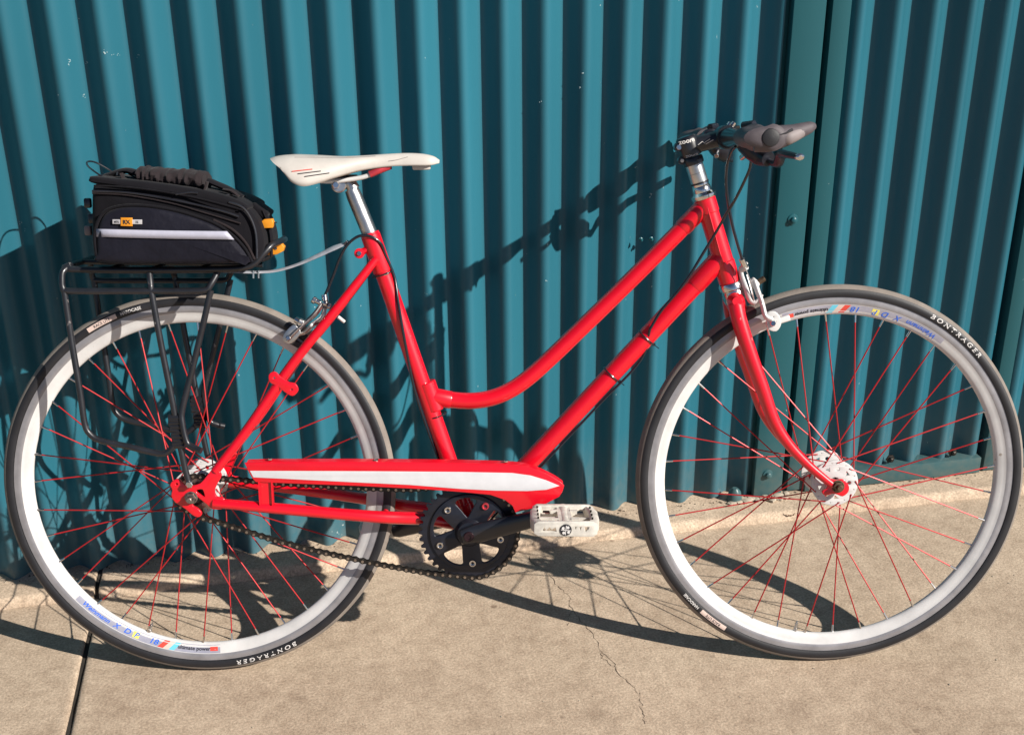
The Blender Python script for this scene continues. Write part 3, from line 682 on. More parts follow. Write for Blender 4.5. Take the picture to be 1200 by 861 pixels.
# ---- handlebar
def barp(w): return L(CLU+.0+.012*max(0, (abs(w)-.08)/.22)*-1*.0, CLV+.0, w)
hb = tube('handlebar', [L(CLU, CLV, -.322), L(CLU, CLV, -.10), L(CLU, CLV, -.04), L(CLU, CLV, .04), L(CLU, CLV, .10), L(CLU, CLV, .295)], [.0112, .0112, .0155, .0155, .0112, .0112], BLACK, bike, 20, 0)
gu, gv = B(903.5, 161.5, .300)
def grip(s, ex_=0.0, kg=1.0):
    def K(w): return s*(w+ex_)
    g = G()
    # palm rest: lofted from a round collar to a broad flattened end, then the curved horn
    secs = []
    for k in range(12):
        t = k/11; w = .155+.140*t
        secs.append((w, .0180+.0024*sin(t*pi*2.2), .0190+.018*t))
    secs += [(.2975, .0165, .0315), (.2990, .0140, .0270), (.2998, .0100, .0200)]
    V = []; F = []; n = 22
    for w, ry, rx in secs:
        for k in range(n):
            a = 2*pi*k/n; x = cos(a)*(rx if cos(a) < 0 else ry+.004)*1.0; z = sin(a)*ry*(1.0 if cos(a) > 0 else .82)
            V.append(L(CLU+(gu-CLU)*((w-.155)/.14)*1.0+x, CLV+(gv-CLV)*((w-.155)/.14)+z, K(w)))
    for i in range(len(secs)-1):
        for k in range(n):
            k2 = (k+1) % n; F.append((i*n+k, i*n+k2, (i+1)*n+k2, (i+1)*n+k))
    F.append(tuple(range(n))); F.append(tuple((len(secs)-1)*n+k for k in range(n)))
    g.add((V, F), 0)
    gr = link('grip', g.mesh(), GRIP, bike)
    link('end_plug', py(*lathe_g([(0, .0058), (.0080, .0055), (.0118, .0042), (.0132, .001), (.0135, -.004)], L(gu, gv, K(.297)), 24) if s > 0 else lathe_g([(0, -.0058), (.0080, -.0055), (.0118, -.0042), (.0132, -.001), (.0135, .004)], L(gu, gv, K(.297)), 24)), RUBBER, bike)
    p = [B(884, 165.5, .288), B(905, 162.5, .288), B(925, 158, .286), B(940, 153, .283), B(950, 149.5, .280), B(956, 147.5, .278)]
    ws = [.280, .283, .281, .277, .272, .268]
    pts = cr([L(a, b, K(w)) for (a, b), w in zip(p, ws)], 5)
    link('bar_end', py(*tube_g(pts, [.0155, .0185, .0155, .0120, .0098, .0082, .0050], 20)), GRIP, bike)
    p2 = cr([L(a, b, K(w)) for (a, b), w in zip([B(914, 164.5, .291), B(925, 160.5, .290), B(938, 155, .286), B(946, 152, .282)], [.2890, .2865, .2800, .2755])], 5)
    link('bar_end_pad', py(*tube_g(p2, [.0060, .0110, .0105, .0088, .0040], 16)), GRIP2, bike)
    sl = cr([L(*B(909, 159.5, .300), K(.3000)), L(*B(921, 156, .298), K(.2985)), L(*B(929, 152, .297), K(.2955))], 4)
    link('pad_slot', py(*tube_g(sl, [.0006, .0011, .0020], 8)), INK, bike)
    # brake lever
    g = G()
    for wv in (.150,): g.add(lathe_g([(.0112, -.010), (.0150, -.009), (.0150, .009), (.0112, .010)], L(CLU, CLV, s*wv), 18))
    g.add(rod_g(L(CLU-.002, CLV+.017, s*.143), L(CLU+.012, CLV+.019, s*.160), .0065, 10, .001))
    g.add(tube_g(cr([L(CLU+.002, CLV-.008, s*.136), L(CLU+.014, CLV-.018, s*.144), L(CLU+.026, CLV-.028, s*.155), L(CLU+.032, CLV-.033, s*.172)], 4), [.0150, .0175, .0165, .0110], 14))
    link('lever_bracket', g.mesh(), ANOD, bike)
    g = G(); ex, ez = B(933, 182.5, .272)
    lp = cr([L(CLU+.030, CLV-.034, s*.160), L(CLU+.042, CLV-.040, s*.185), L((CLU+ex)/2+.016, (CLV+ez)/2-.012, s*.218), L(ex-.006, ez+.001, s*.250), L(ex+.002, ez-.0015, K(.280))], 5)
    g.add(tube_g(lp, [.0078, .0075, .0078, .0090, .0082, .0066], 14, flat=.62)); link('brake_lever', g.mesh(), ANOD, bike)
    link('lever_tip', py(*tube_g([lp[-1], lp[-1]+(lp[-1]-lp[-2]).normalized()*.003, lp[-1]+(lp[-1]-lp[-2]).normalized()*.005], [.0074, .0070, .0040], 12, flat=.7)), CHROME, bike)
    link('barrel_adjuster', py(*rod_g(L(CLU+.010, CLV-.024, s*.128), L(CLU+.004, CLV-.032, s*.108), .0042, 10, .0006)), CHROME, bike)
    link('clamp_screw', py(*rod_g(L(CLU+.006, CLV+.0185, s*.016), L(CLU+.010, CLV+.0235, s*.016), .0040, 8, .0006)), CHROME, bike)
grip(1); grip(-1, .030)

# ---- cables
tube('brake_cable', BS([(862, 172, .105), (857, 178, .085), (852.5, 192, .06), (851, 212, .05), (853, 235, .045), (858, 262, .042), (864, 285, .040), (869.5, 303, .036)]), .0024, CABLE, bike, 10)
tube('brake_cable', BS([(868, 172, .135), (874, 172.5, .130), (880, 179, .118), (879, 196, .10), (872, 213, .085), (862, 233, .065), (850, 253, .045), (838, 274, .032), (822, 300, .024), (808, 323, .021), (793, 343, .019), (775, 364, .018), (762, 385, .0175)]), .0024, CABLE, bike, 10)
dp = [dt0.lerp(dt1, t)+L(.0135, -.0140, .004) for t in (.33, .5, .7, .86, .95)]
tube('brake_cable', [BL(762, 385, .0175)]+dp+[bbv+L(.0, -.024, .004), bbv+L(-.022, -.004, .006)], .0022, CABLE, bike, 8)
bs = [bbv+L(-.022, -.004, .006), bbv+sdir*.09+L(-.0165, 0, .004), bbv+sdir*.17+L(-.0168, 0, .006), bbv+sdir*.25+L(-.0150, 0, .010), bbv+sdir*.33+L(-.004, 0, .0165), bbv+sdir*.41+L(.009, 0, .0155), bbv+sdir*.455+L(.0165, 0, .007)]
tube('brake_cable', bs+BS([(452, 300, .010), (446, 285, .014), (434, 277, .018), (420, 277, .018), (407, 287, .014), (398, 303, .010), (391, 322, .006), (380.5, 347, .002)]), .0024, CABLE, bike, 10)
def tie(c, d, r):
    X = Vector((0, 1, 0)); X = (X-d*X.dot(d)).normalized(); Y = d.cross(X)
    pts = [c+(X*cos(t)+Y*sin(t))*r for t in [2*pi*k/22 for k in range(23)]]
    g = G(); g.add(tube_g(pts, .0013, 6)); g.add(box_g(c-Y*(r+.001)*(-1 if Y.z < 0 else 1)*1.0, (.005, .006, .004))); g.add(tube_g([c-Y*r*(-1 if Y.z < 0 else 1), c-Y*r*(-1 if Y.z < 0 else 1)+L(.009, -.007, .004)], .0008, 5)); return g.mesh()
for t in (.275, .415): link('cable_tie', tie(dt0.lerp(dt1, t), dd, .0172), BLACK, bike)
link('cable_tie', tie(s1-sdir*.055, sdir, .0165), BLACK, bike)
link('cable_tie', tie(sj-sdir*.035, sdir, .0160), BLACK, bike)
link('cable_guide', py(*rod_g(BL(449, 322, .012), BL(455.5, 320, .014), .0026, 8, .0005)), CHROME, bike)
link('head_badge_edge', py(*tube_g(BS([(829, 243), (836, 268), (842, 290), (848, 312)], .0172), .0012, 6)), RED, frame)

# ---- fork
fork = empty('fork', bike)
fn = [BL(862, 356, .024), BL(867, 378, .030), BL(879, 415, .036), BL(893, 454, .040), BL(907, 493, .0435), BL(924, 520, .046), BL(946, 543.5, .048), BL(966, 560.5, .0495), BL(977, 569, .050)]
for f in (lambda q: q, mir): link('fork_blade', py(*tube_g(cr(f(fn), 6), [.0135, .0132, .0125, .0118, .0105, .0090, .0078, .0070, .0066], 20)), RED, fork)
g = G(); cc = HB-hd*.034
g.add(tube_g([cc+hd*.002, cc-hd*.018], [.0165, .0150], 22)); a, b = fn[0]+L(0, .006, 0), mir([fn[0]+L(0, .006, 0)])[0]
g.add(tube_g([a+Vector((0, -.013, 0)), a, cc-hd*.012, b, b+Vector((0, .013, 0))], [.008, .0145, .0155, .0145, .008], 18, flat=.9)); link('fork_crown', g.mesh(), RED, fork)
for s in (1, -1):
    ww = .0505
    me = pxloop([(972, 562), (980, 563), (987, 562), (993, 568), (993, 575), (987, 580), (981, 578), (975, 577), (967, 579), (964, 575.5), (970, 571.5)], ww, 3)
    plate('fork_end', [me], s*ww, .006, RED, fork, .0015)
def nut(name, c, s, r, m, h=.006, ax=.014):
    g = G(); g.add(lathe_g([(.003, 0), (r*1.22, 0), (r*1.22, s*.0015), (r*1.05, s*.0018)], c, 20))
    g.add(lathe_g([(r*1.05, s*.0018), (r, s*h), (r*.6, s*(h+.0006)), (.001, s*(h+.0006))], c, 6)); g.add(rod_g(c, c+Vector((0, -s*ax, 0)), .0046, 12, .0007)); return link(name, g.mesh(), m, bike)
fh = L(WB, RT)
nut('axle_nut', fh+L(0, 0, .054), 1, .0090, BROWN); nut('axle_nut', fh+L(0, 0, -.054), -1, .0090, BROWN)
rh = L(0, RT)
nut('axle_nut', rh+L(0, 0, .065), 1, .0088, NUTM, .008, .018); nut('axle_nut', rh+L(0, 0, -.065), -1, .0095, ALU)

# ---- front brake
fb = empty('front_brake', bike)
def arm(name, pts, r, m, parent, flat=.7, seg=12): return link(name, py(*tube_g(cr(BS(pts), 6), r, seg, flat=flat)), m, parent)
arm('caliper_arm', [(874.5, 308, .004), (868, 318, .010), (874, 338, .016), (879, 352, .018), (886, 354, .020), (893, 345, .022)], [.0048, .0055, .006, .006, .005, .004], WHITE, fb)
arm('caliper_arm', [(884, 330, .006), (888, 342, .016), (893, 355, .024), (897, 370, .029), (904, 375, .030)], [.0075, .0068, .0058, .0062, .0075], WHITE, fb)
arm('caliper_arm', [(884, 330, -.002), (888, 342, -.016), (893, 355, -.026), (896, 370, -.030)], [.0075, .0068, .0058, .0062], WHITE, fb)
link('pivot_bolt', py(*rod_g(BL(878, 338, .0), BL(896, 326, .0), .0050, 12, .0008)), BROWN, fb)
link('pivot_nut', py(*rod_g(BL(880, 335, 0), BL(887, 329, 0), .0095, 12, .002)), WHITE, fb)
link('cable_anchor', py(*rod_g(BL(869, 303, .034), BL(874, 314, .028), .0048, 10, .0008)), CHROME, fb)
link('cable_anchor', py(*rod_g(BL(868, 316, .022), BL(875, 312, .030), .0058, 10, .001)), WHITE, fb)
link('brake_cable_end', py(*tube_g(BS([(872, 310, .034), (879, 328, .030), (883, 348, .024), (884, 358, .022)]), .0009, 6)), ALU, fb)
link('spring', py(*tube_g(cr(BS([(875, 322, .012), (880, 340, .020), (884, 355, .022), (877, 348, .018), (872, 330, .014)]), 5), .0012, 6)), ALU, fb)
pl = pxloop([(900, 367), (908, 366), (913, 372), (914, 380), (909, 387), (901, 385), (899, 377)], .030, 3)
plate('pad_holder', [pl, circ(*B(906, 371, .030), .0022, 10)], .0300, .006, WHITE, fb, .0015)
link('pad_bolt', py(*rod_g(BL(906, 379, .0325), BL(906, 379, .0395), .0050, 6, .0008)), CHROME, fb)
def pad(px0, py0, px1, py1, parent, m=PADS):
    for s in (1, -1):
        a, b = B(px0, py0, .014), B(px1, py1, .014); d = Vector((b[0]-a[0], 0, b[1]-a[1])); l = d.length; an = atan2(d.z, d.x)
        me = py(*box_g((0, 0, 0), (l, .009, .010))); bevel_mesh(me, .002, 2)
        o = link('brake_pad', me, m, parent); o.matrix_local = Matrix.Translation(L((a[0]+b[0])/2, (a[1]+b[1])/2, s*.0165)) @ Matrix.Rotation(-an, 4, 'Y')
pad(897, 380, 925, 371.5, fb, WHITE)

# ---- rear brake
rbk = empty('rear_brake', bike)
arm('caliper_arm', [(377.5, 355, .010), (369, 367, .018), (358, 378, .024), (349, 386, .028), (341, 394, .029), (337, 399, .029)], [.0045, .0050, .0052, .0056, .0058, .0050], ALU, rbk)
arm('caliper_arm', [(381, 360, .006), (377, 372, .016), (366, 381, .024), (358, 389, .026), (350, 392, .026)], [.0050, .0056, .0060, .0052, .0040], ALU, rbk)
arm('caliper_arm', [(377.5, 358, -.006), (369, 369, -.018), (358, 378, -.026), (347, 388, -.030)], [.0045, .0052, .0056, .0052], ALU, rbk)
for a, b, r, m_ in (((380, 345, .002), (381, 353, .004), .0052, CHROME), ((366, 350.5, .012), (370, 353, .012), .0062, CHROME), ((369, 352, .010), (376, 355, .010), .0045, CHROME), ((380, 355, .012), (384, 356, .014), .0058, CHROME), ((384, 358, .012), (387, 359.5, .012), .0050, ALU), ((346, 374, .024), (351, 377, .026), .0055, CHROME), ((350, 376, .026), (355, 379, .026), .0065, ALU), ((364, 380, .026), (367, 383, .027), .0048, PALEINK), ((396, 371, .0), (404, 377.5, .0), .0030, PALEINK)):
    link('brake_bolt', py(*rod_g(BL(*a), BL(*b), r, 10, .001)), m_, rbk)
link('spring', py(*tube_g(cr(BS([(379, 366, .018), (375, 374, .024), (368, 378, .027), (362, 386, .028)]), 5), .0013, 6)), PALEINK, rbk)
pl = pxloop([(344, 381), (349, 384), (352, 390), (345, 399), (338, 402), (332, 397), (336, 388)], .029, 2)
plate('pad_holder', [pl, pxloop([(344, 387), (346, 389), (342, 394), (340, 392)], .029, 0)], .029, .005, ALU, rbk, .001)
link('pad_bolt', py(*rod_g(BL(337.5, 396, .031), BL(337.5, 396, .037), .0042, 6, .0007)), CHROME, rbk)
pad(334, 395, 356, 407, rbk, PADS)

# ---- seatpost and saddle
g = G(); pe = L(*B(412, 222, 0)); pdir = (pe-(s1+sdir*.014)).normalized()
link('seatpost', py(*tube_g([s1-sdir*.01, s1+sdir*.014, pe-pdir*.012, pe], [.0132, .0132, .0132, .0120], 24)), ALU, bike)
link('seat_collar', py(*rod_g(s1+sdir*.0115, s1+sdir*.0165, .0158, 22, .001)), RED, bike)
g = G(); g.add(rod_g(BL(397, 217, -.020), BL(397, 217, .020), .0125, 18, .002)); g.add(tube_g(BS([(397, 216, 0), (410, 214, 0), (414, 222, 0)]), [.011, .012, .012], 14)); link('seat_clamp', g.mesh(), ALU, bike)
link('clamp_bolt', py(*rod_g(BL(393.5, 217, .019), BL(393.5, 217, .0255), .0062, 6, .0012)), CHROME, bike)
me = py(*box_g(BL(402, 208, 0), (.046, .040, .008))); bevel_mesh(me, .003); link('rail_clamp', me, ANOD, bike)
sad = empty('saddle', bike)
topc = [(319, 184), (328, 181), (345, 179.3), (372, 180.2), (400, 181.6), (425, 180.8), (450, 179.3), (475, 178.2), (495, 179.0), (508, 182), (515, 187)]
edge = [(331, 199, .062), (335, 206, .066), (343, 214.5, .070), (356, 218.5, .069), (375, 214.5, .060), (396, 208, .046), (425, 200, .030), (455, 195.5, .022), (480, 194.3, .020), (503, 194.0, .017), (514.5, 191.5, .006)]
TC3 = cr([BL(x, y, 0) for x, y in topc], 5); E3 = cr([BL(x, y, w) for x, y, w in edge], 5)
V = []; F = []; ns = 12; n = len(TC3)
for a, e in zip(TC3, E3):
    for k in range(-ns, ns+1):
        s = abs(k)/ns; sg = 1 if k >= 0 else -1; th = s*pi/2
        w = abs(e.y)*sin(th)**.95; f = (1-cos(th))**(1.25); u = a.x+(e.x-a.x)*s**2.2
        dip = -.0025*math.exp(-(s*4)**2)
        V.append(Vector((u, -sg*w, a.z+(e.z-a.z)*f+dip)))
m2 = 2*ns+1
for i in range(n-1):
    for k in range(m2-1): F.append((i*m2+k, (i+1)*m2+k, (i+1)*m2+k+1, i*m2+k+1))
F.append(tuple((n-1)*m2+k for k in range(m2))); F.append(tuple(m2-1-k for k in range(m2)))
shell = link('seat_shell', py(V, F), SADW, sad)
me = shell.data; bm = bmesh.new(); bm.from_mesh(me); bmesh.ops.recalc_face_normals(bm, faces=bm.faces); bm.to_mesh(me); bm.free()
md = shell.modifiers.new('solid', 'SOLIDIFY'); md.thickness = .0018; md.offset = -1
def on_saddle(px, pyy):
    """point of the near flank of the shell"""
    from mathutils.geometry import intersect_ray_tri
    inv = BM.inverted(); o = inv @ CAM; d = (inv.to_3x3() @ (RM @ Vector((px-600, FPX, -(pyy-430.5))))).normalized(); best = None
    for f in F:
        if len(f) != 4: continue
        for tri in ((f[0], f[1], f[2]), (f[0], f[2], f[3])):
            h = intersect_ray_tri(V[tri[0]], V[tri[1]], V[tri[2]], d, o, True)
            if h is not None and (best is None or (h-o).length < (best-o).length): best = h
    return best-d*.0006 if best else None
for (a, b, m_, r) in (((342, 201), (366, 198.3), RINK, .0008), ((349, 203.8), (376, 200.5), INK, .0008), ((357, 207), (386, 202.8), INK, .0008)):
    pts = [on_saddle(a[0]+(b[0]-a[0])*t/8, a[1]+(b[1]-a[1])*t/8) for t in range(9)]; pts = [p for p in pts if p]
    if len(pts) > 2: link('saddle_stripe', py(*tube_g(pts, r, 6)), m_, sad)
for pts_ in ([(345, 184.5), (370, 184.6), (395, 185.2), (420, 184.4), (440, 183)], [(455, 189), (465, 187.5), (478, 184)]):
    pts = [p for p in (on_saddle(*q) for q in pts_) if p]
    if len(pts) > 2: link('saddle_seam', py(*tube_g(cr(pts, 4), .0004, 5)), GRIP2, sad)
for s in (1, -1):
    link('saddle_rail', py(*tube_g(cr([L(*B(372, 212, .022), s*.022), L(*B(388, 212.5, .022), s*.021), L(*B(410, 210.5, .022), s*.021), L(*B(428, 207, .021), s*.020), L(*B(436, 202, .020), s*.019)], 5), .0038, 12)), WHITE, sad)
    link('rail_sleeve', py(*tube_g(cr([L(*B(433, 204.5, .021), s*.020), L(*B(443, 200, .018), s*.018), L(*B(456, 195.5, .014), s*.013)], 5), [.0058, .0060, .0052], 14)), PINK, sad)
me = py(*box_g(BL(494, 195.5, 0), (.030, .020, .010))); bevel_mesh(me, .003); link('nose_bracket', me, SADW, sad)
def nose_text():
    me = text_mesh('SAN MARCO', .0078, 0, .2, 1.0)
    return me

# ---- crankset
crank = empty('crankset', bike)
RC = B(550, 622.5, .045); wr = .0455
def crk_pt(px, pyy): return B(px, pyy, .060)
NT = 42; R0 = .0845; outer = []
for k in range(NT):
    for f, r in ((-.32, R0-.0045), (-.12, R0+.0015), (.12, R0+.0015), (.32, R0-.0045)):
        a = 2*pi*(k+f)/NT; outer.append((RC[0]+r*cos(a), RC[1]+r*sin(a)))
plate('chainring', [outer, circ(RC[0], RC[1], .0640, 60)], wr, .0034, ANOD, crank, .0006)
AR = [radians(-85+72*k) for k in range(5)]; wins = []
for a in AR:
    m_ = a+radians(36); pts = []
    for r_, d_ in ((.0255, 0), (.031, 9), (.040, 14.5), (.050, 18.5), (.0565, 20), (.0605, 16), (.0620, 8), (.0625, 0), (.0620, -8), (.0605, -16), (.0565, -20), (.050, -18.5), (.040, -14.5), (.031, -9)):
        t = m_+radians(d_); pts.append((RC[0]+r_*cos(t), RC[1]+r_*sin(t)))
    wins.append(crloop(pts, 3))
plate('spider', [circ(RC[0], RC[1], .0665, 70), circ(RC[0], RC[1], .008, 16)]+wins, wr+.0032, .0048, ANOD, crank, .0012)
link('spider_boss', py(*lathe_g([(.009, .060), (.020, .059), (.0235, .054), (.026, .048)], L(RC[0], RC[1]), 30)), ANOD, crank)
for k, a in enumerate(AR):
    c = L(RC[0]+.0545*cos(a), RC[1]+.0545*sin(a), .0510)
    link('chainring_bolt', py(*lathe_g([(.0022, .0012), (.0036, .0016), (.0040, .0036), (.0056, .0036), (.0062, .0022), (.0062, -.002)], c, 16)), PINK if k == 2 else CHROME, crank)
    link('bolt_socket', py(*lathe_g([(0, .0014), (.0026, .0014)], c, 6)), INK, crank)
c0_ = L(*B(549.6, 628, .066), .0); cx0 = B(549.6, 627.5, .068); cx1 = B(656, 601, .082)
a0 = L(cx0[0], cx0[1], .064); a1 = L(cx1[0], cx1[1], .078); du = (Vector((a1.x, 0, a1.z))-Vector((a0.x, 0, a0.z))).normalized(); nv = Vector((-du.z, 0, du.x))
def crank_arm(s, a0, a1):
    V = []; F = []; m_ = 9; n = 16
    for i in range(m_):
        t = i/(m_-1); c = a0.lerp(a1, t); hw = .0175+(.0125-.0175)*t; hw *= (1 if 0 < i < m_-1 else .72); th = .0085-.0015*t
        ext = du*(-.012 if i == 0 else .010 if i == m_-1 else 0)
        for k in range(n):
            a = 2*pi*k/n; sx = abs(cos(a))**.6*(1 if cos(a) > 0 else -1); sy = abs(sin(a))**.6*(1 if sin(a) > 0 else -1)
            V.append(c+ext+nv*(sx*hw)+Vector((0, sy*th, 0)))
    for i in range(m_-1):
        for k in range(n):
            k2 = (k+1) % n; F.append((i*n+k, i*n+k2, (i+1)*n+k2, (i+1)*n+k))
    F.append(tuple(range(n))); F.append(tuple((m_-1)*n+k for k in range(n)))
    return link('crank_arm', py(V, F), BLACK, crank)
crank_arm(1, a0, a1)
link('crank_bolt', py(*lathe_g([(0, .0005), (.0040, .0005), (.0042, .0022), (.0080, .0022), (.0088, .0012), (.0090, -.004)], L(cx0[0], cx0[1], .0735), 20)), WINE, crank)
bc = L(RC[0], RC[1], 0); b0 = Vector((bc.x, .064, bc.z)); b1 = Vector((2*bc.x-a1.x, .078, 2*bc.z-a1.z)); crank_arm(-1, b0, b1)
link('spindle', py(*rod_g(L(RC[0], RC[1], -.066), L(RC[0], RC[1], .060), .0085, 16)), DKBR, crank)

# ---- pedals
def pedal(cu, cv, s, tilt):
    pd = empty('pedal', bike); pd.location = L(cu, cv, 0); pd.rotation_euler = (0, tilt, 0)
    wi, wo = .090*1.0, .176
    H = .0112; LX = .0530
    g = G()
    def P(u, v, w): return Vector((u, -s*w, v))
    # four side walls with chamfered ends, cut out of plates
    def wall_plate(w, th, ox, oz, holes):
        me = flat_shape([[(-ox, -oz+.004), (-ox+.006, -oz), (ox-.006, -oz), (ox, -oz+.004), (ox, oz-.004), (ox-.006, oz), (-ox+.006, oz), (-ox, oz-.004)]]+holes, th, .0012, 1)
        g.add(([Vector((v.co.x, -s*(w+v.co.z), v.co.y)) for v in me.vertices], [tuple(p.vertices) for p in me.polygons])); bpy.data.meshes.remove(me)
    hl = [[(-.040, -.005), (-.034, .004), (-.031, -.001), (-.026, .004), (-.022, .000), (-.016, .004), (-.013, -.0055)],
          [(.013, .005), (.018, .005), (.0155, -.005)], [(.020, .005), (.026, .005), (.0230, -.005)], [(.028, .005), (.0385, .005), (.0370, .0), (.0310, -.006)]]
    wall_plate(wo, .007, LX*.93, H, hl)
    wall_plate(wi, .009, LX*.93, H, [[(-.036, -.004), (-.020, -.004), (-.022, .004), (-.034, .004)], [(.020, -.004), (.036, -.004), (.034, .004), (.022, .004)]])
    for sx in (-1, 1):
        V = []
        for w, x in ((wi, .0490), (wi+.022, .055), (wo-.022, .055), (wo, .0490)):
            for dx, z in ((0, H-.003), (-.004, H), (-.012, H), (-.0145, H-.003), (-.0145, -H+.003), (-.012, -H), (-.004, -H), (0, -H+.003)): V.append(P(sx*(x+dx), z, w))
        Fq = []
        for i in range(3):
            for k in range(8): k2 = (k+1) % 8; Fq.append((i*8+k, i*8+k2, (i+1)*8+k2, (i+1)*8+k))
        Fq.append(tuple(range(8))); Fq.append(tuple(24+k for k in range(8))); g.add((V, Fq))
    g.add(tube_g([P(0, 0, wi-.005), P(0, 0, wi+.02), P(0, 0, wo-.02), P(0, 0, wo+.003)], [.0125, .0105, .0105, .0120], 18))
    for sx in (-1, 1):
        for dx in (.008,): g.add(box_g(P(sx*dx, 0, (wi+wo)/2), (.006, wo-wi, 2*H-.004)))
        g.add(box_g(P(sx*.026, .0, (wi+wo)/2+.006), (.030, .0055, 2*H-.010)))
        for w in (wi+.022, wo-.020): g.add(box_g(P(sx*.016, H-.004, w), (.012, .006, .006)))
    body = link('pedal_body', g.mesh(), PEDW, pd)
    bm = bmesh.new(); bm.from_mesh(body.data); bmesh.ops.recalc_face_normals(bm, faces=bm.faces); bm.to_mesh(body.data); bm.free()
    g = G()
    for x in (-.0435, .0435):
        for w in (wi+.016, wi+.035, wo-.032, wo-.014):
            g.add(rod_g(P(x, H-.001, w), P(x, H+.0035, w), .0017, 6)); g.add(rod_g(P(x, -H+.001, w), P(x, -H-.0045, w), .0017, 6))
    link('pedal_pins', g.mesh(), DKBR, pd)
    g = G()
    for k in range(9): g.add(rod_g(P(-.016+.0035*k, -H+.001, wo-.006-.002*(k % 2)), P(-.016+.0035*k, -H-.0042-.001*(k % 2), wo-.006), .0016, 5))
    link('pedal_grip_teeth', g.mesh(), BROWN, pd)
    link('end_cap', py(*lathe_g([(0, s*.0018), (.0092, s*.0014), (.0098, -s*.001)], P(0, -.001, wo+.0035), 22)), INK, pd)
    g = G()
    for k in range(4):
        a = radians(45+90*k+8); g.add(rod_g(P(.0055*cos(a), -.001+.0055*sin(a), wo+.0045), P(.0055*cos(a), -.001+.0055*sin(a), wo+.0060), .0023, 10))
    for k in range(2):
        a = radians(5+90*k); g.add(box_g(P(0, -.001, wo+.0055), (.0155, .0004, .0012), Matrix.Rotation(a, 3, 'Y')))
    link('cap_mark', g.mesh(), PALEINK, pd)
    link('pedal_spindle', py(*rod_g(P(0, 0, .072), P(0, 0, wi), .0062, 12)), DKBR, pd)
    return pd
pu, pv = B(663, 619.5, .178); pedal(pu, pv, 1, .03)
pedal(b1.x, b1.z, -1, -.15)

# ---- chain guard
cg = empty('chain_guard', bike); wg = .066
gp = [(287.5, 542.5), (330, 541.5), (440, 541.5), (540, 542.5), (600, 544.5), (622, 548), (642, 556), (656, 564.5), (660.5, 568.5), (659, 574), (655, 581), (640, 589), (622, 595), (604, 599.5), (601, 592), (592, 585), (575, 579), (545, 576), (500, 572.5), (420, 568.5), (340, 565.5), (300, 564), (296.5, 560), (292, 552)]
plate('guard_plate', [pxloop(gp, wg)], wg, .0022, RED, cg, .0009)
tp_ = [(289, 542.5), (330, 541.8), (440, 541.8), (540, 542.8), (600, 544.8), (622, 548.5), (642, 556.5), (656, 565), (659.5, 569.5), (656, 579.5), (640, 587.5)]
T = cr([BL(x, y, wg) for x, y in tp_], 4); V = []; F = []
for i, p in enumerate(T):
    for dy, dz in ((-.0012, -.0012), (-.0008, .0006), (.0008, .0012), (.016, .0022), (.0165, .0012), (.0010, -.0006)):
        nrm = Vector((0, 0, 1)) if i < len(T)*.62 else Vector((.5, 0, .85))
        if i > len(T)*.82: nrm = Vector((.8, 0, -.1))
        V.append(p+Vector((0, dy, 0))+nrm*dz)
for i in range(len(T)-1):
    for k in range(6): k2 = (k+1) % 6; F.append((i*6+k, i*6+k2, (i+1)*6+k2, (i+1)*6+k))
link('guard_lip', py(V, F), RED, cg)
plate('white_stripe', [pxloop([(293, 551.5), (440, 552), (540, 552.8), (600, 554), (622, 557), (640, 562.5), (655.5, 569), (640, 573.5), (618, 575), (580, 574.5), (540, 572.5), (480, 567.8), (420, 565), (330, 560.5), (297, 559)], wg+.0013)], wg+.0013, .0006, STRIPE, cg, .0001)
link('guard_crease', py(*tube_g([BL(290, 549.3, wg+.0008), BL(440, 549.8, wg+.0008), BL(600, 551.5, wg+.0008), BL(640, 559.5, wg+.0008)], .0008, 6)), RED, cg)
for x, y in ((317, 541.5), (441, 543), (593, 544)): link('guard_screw', py(*rod_g(BL(x, y, wg-.006)+L(0, .004, 0), BL(x, y, wg-.006)+L(0, .0075, 0), .0042, 8, .0008)), CHROME, cg)
g = G()
for dx in (304.5, 312, 319.5): g.add(box_g(BL(dx, 577, .0635), (.0022 if dx != 312 else .020, .010 if dx != 312 else .002, .040)))
me = g.mesh(); link('guard_bracket', me, RED, cg)

# ---- chain and sprocket
SR = .0325
g = G(); so_ = []
for k in range(16):
    for f, r in ((-.3, SR-.004), (-.1, SR+.0025), (.1, SR+.0025), (.3, SR-.004)):
        a = 2*pi*(k+f)/16; so_.append((r*cos(a), RT+r*sin(a)))
plate('sprocket', [so_, circ(0, RT, .017, 20)], .0455, .003, CHAINM, bike, .0005)
link('lock_ring', py(*lathe_g([(.014, .052), (.019, .052), (.020, .048), (.020, .038)], L(0, RT), 20)), DKBR, bike)
wc = .0455; rc = .0830
path = []
a_up = radians(97)
path += [Vector((RC[0]+rc*cos(a), 0, RC[1]+rc*sin(a))) for a in [radians(96-4*k) for k in range(0, 46)]]     # over the front, down to the bottom
lo = [B(x, y, wc) for x, y in ((497, 670.5), (470, 665.5), (440, 660), (400, 651.5), (360, 642.5), (320, 632), (285, 621), (255, 611.5), (238, 607))]
path += [Vector((a, 0, b)) for a, b in lo]
path += [Vector((SR*cos(a), 0, RT+SR*sin(a))) for a in [radians(-72-9*k) for k in range(0, 22)]]
up_ = [B(x, y, wc) for x, y in ((262, 560.5), (290, 563), (330, 566.5), (400, 570.5), (430, 572), (480, 573.5))]
path += [Vector((a, 0, b)) for a, b in up_]
path.append(path[0])
D = [0]
for a, b in zip(path, path[1:]): D.append(D[-1]+(b-a).length)
NL = int(round(D[-1]/.0127)); NL += NL % 2; pt = D[-1]/NL
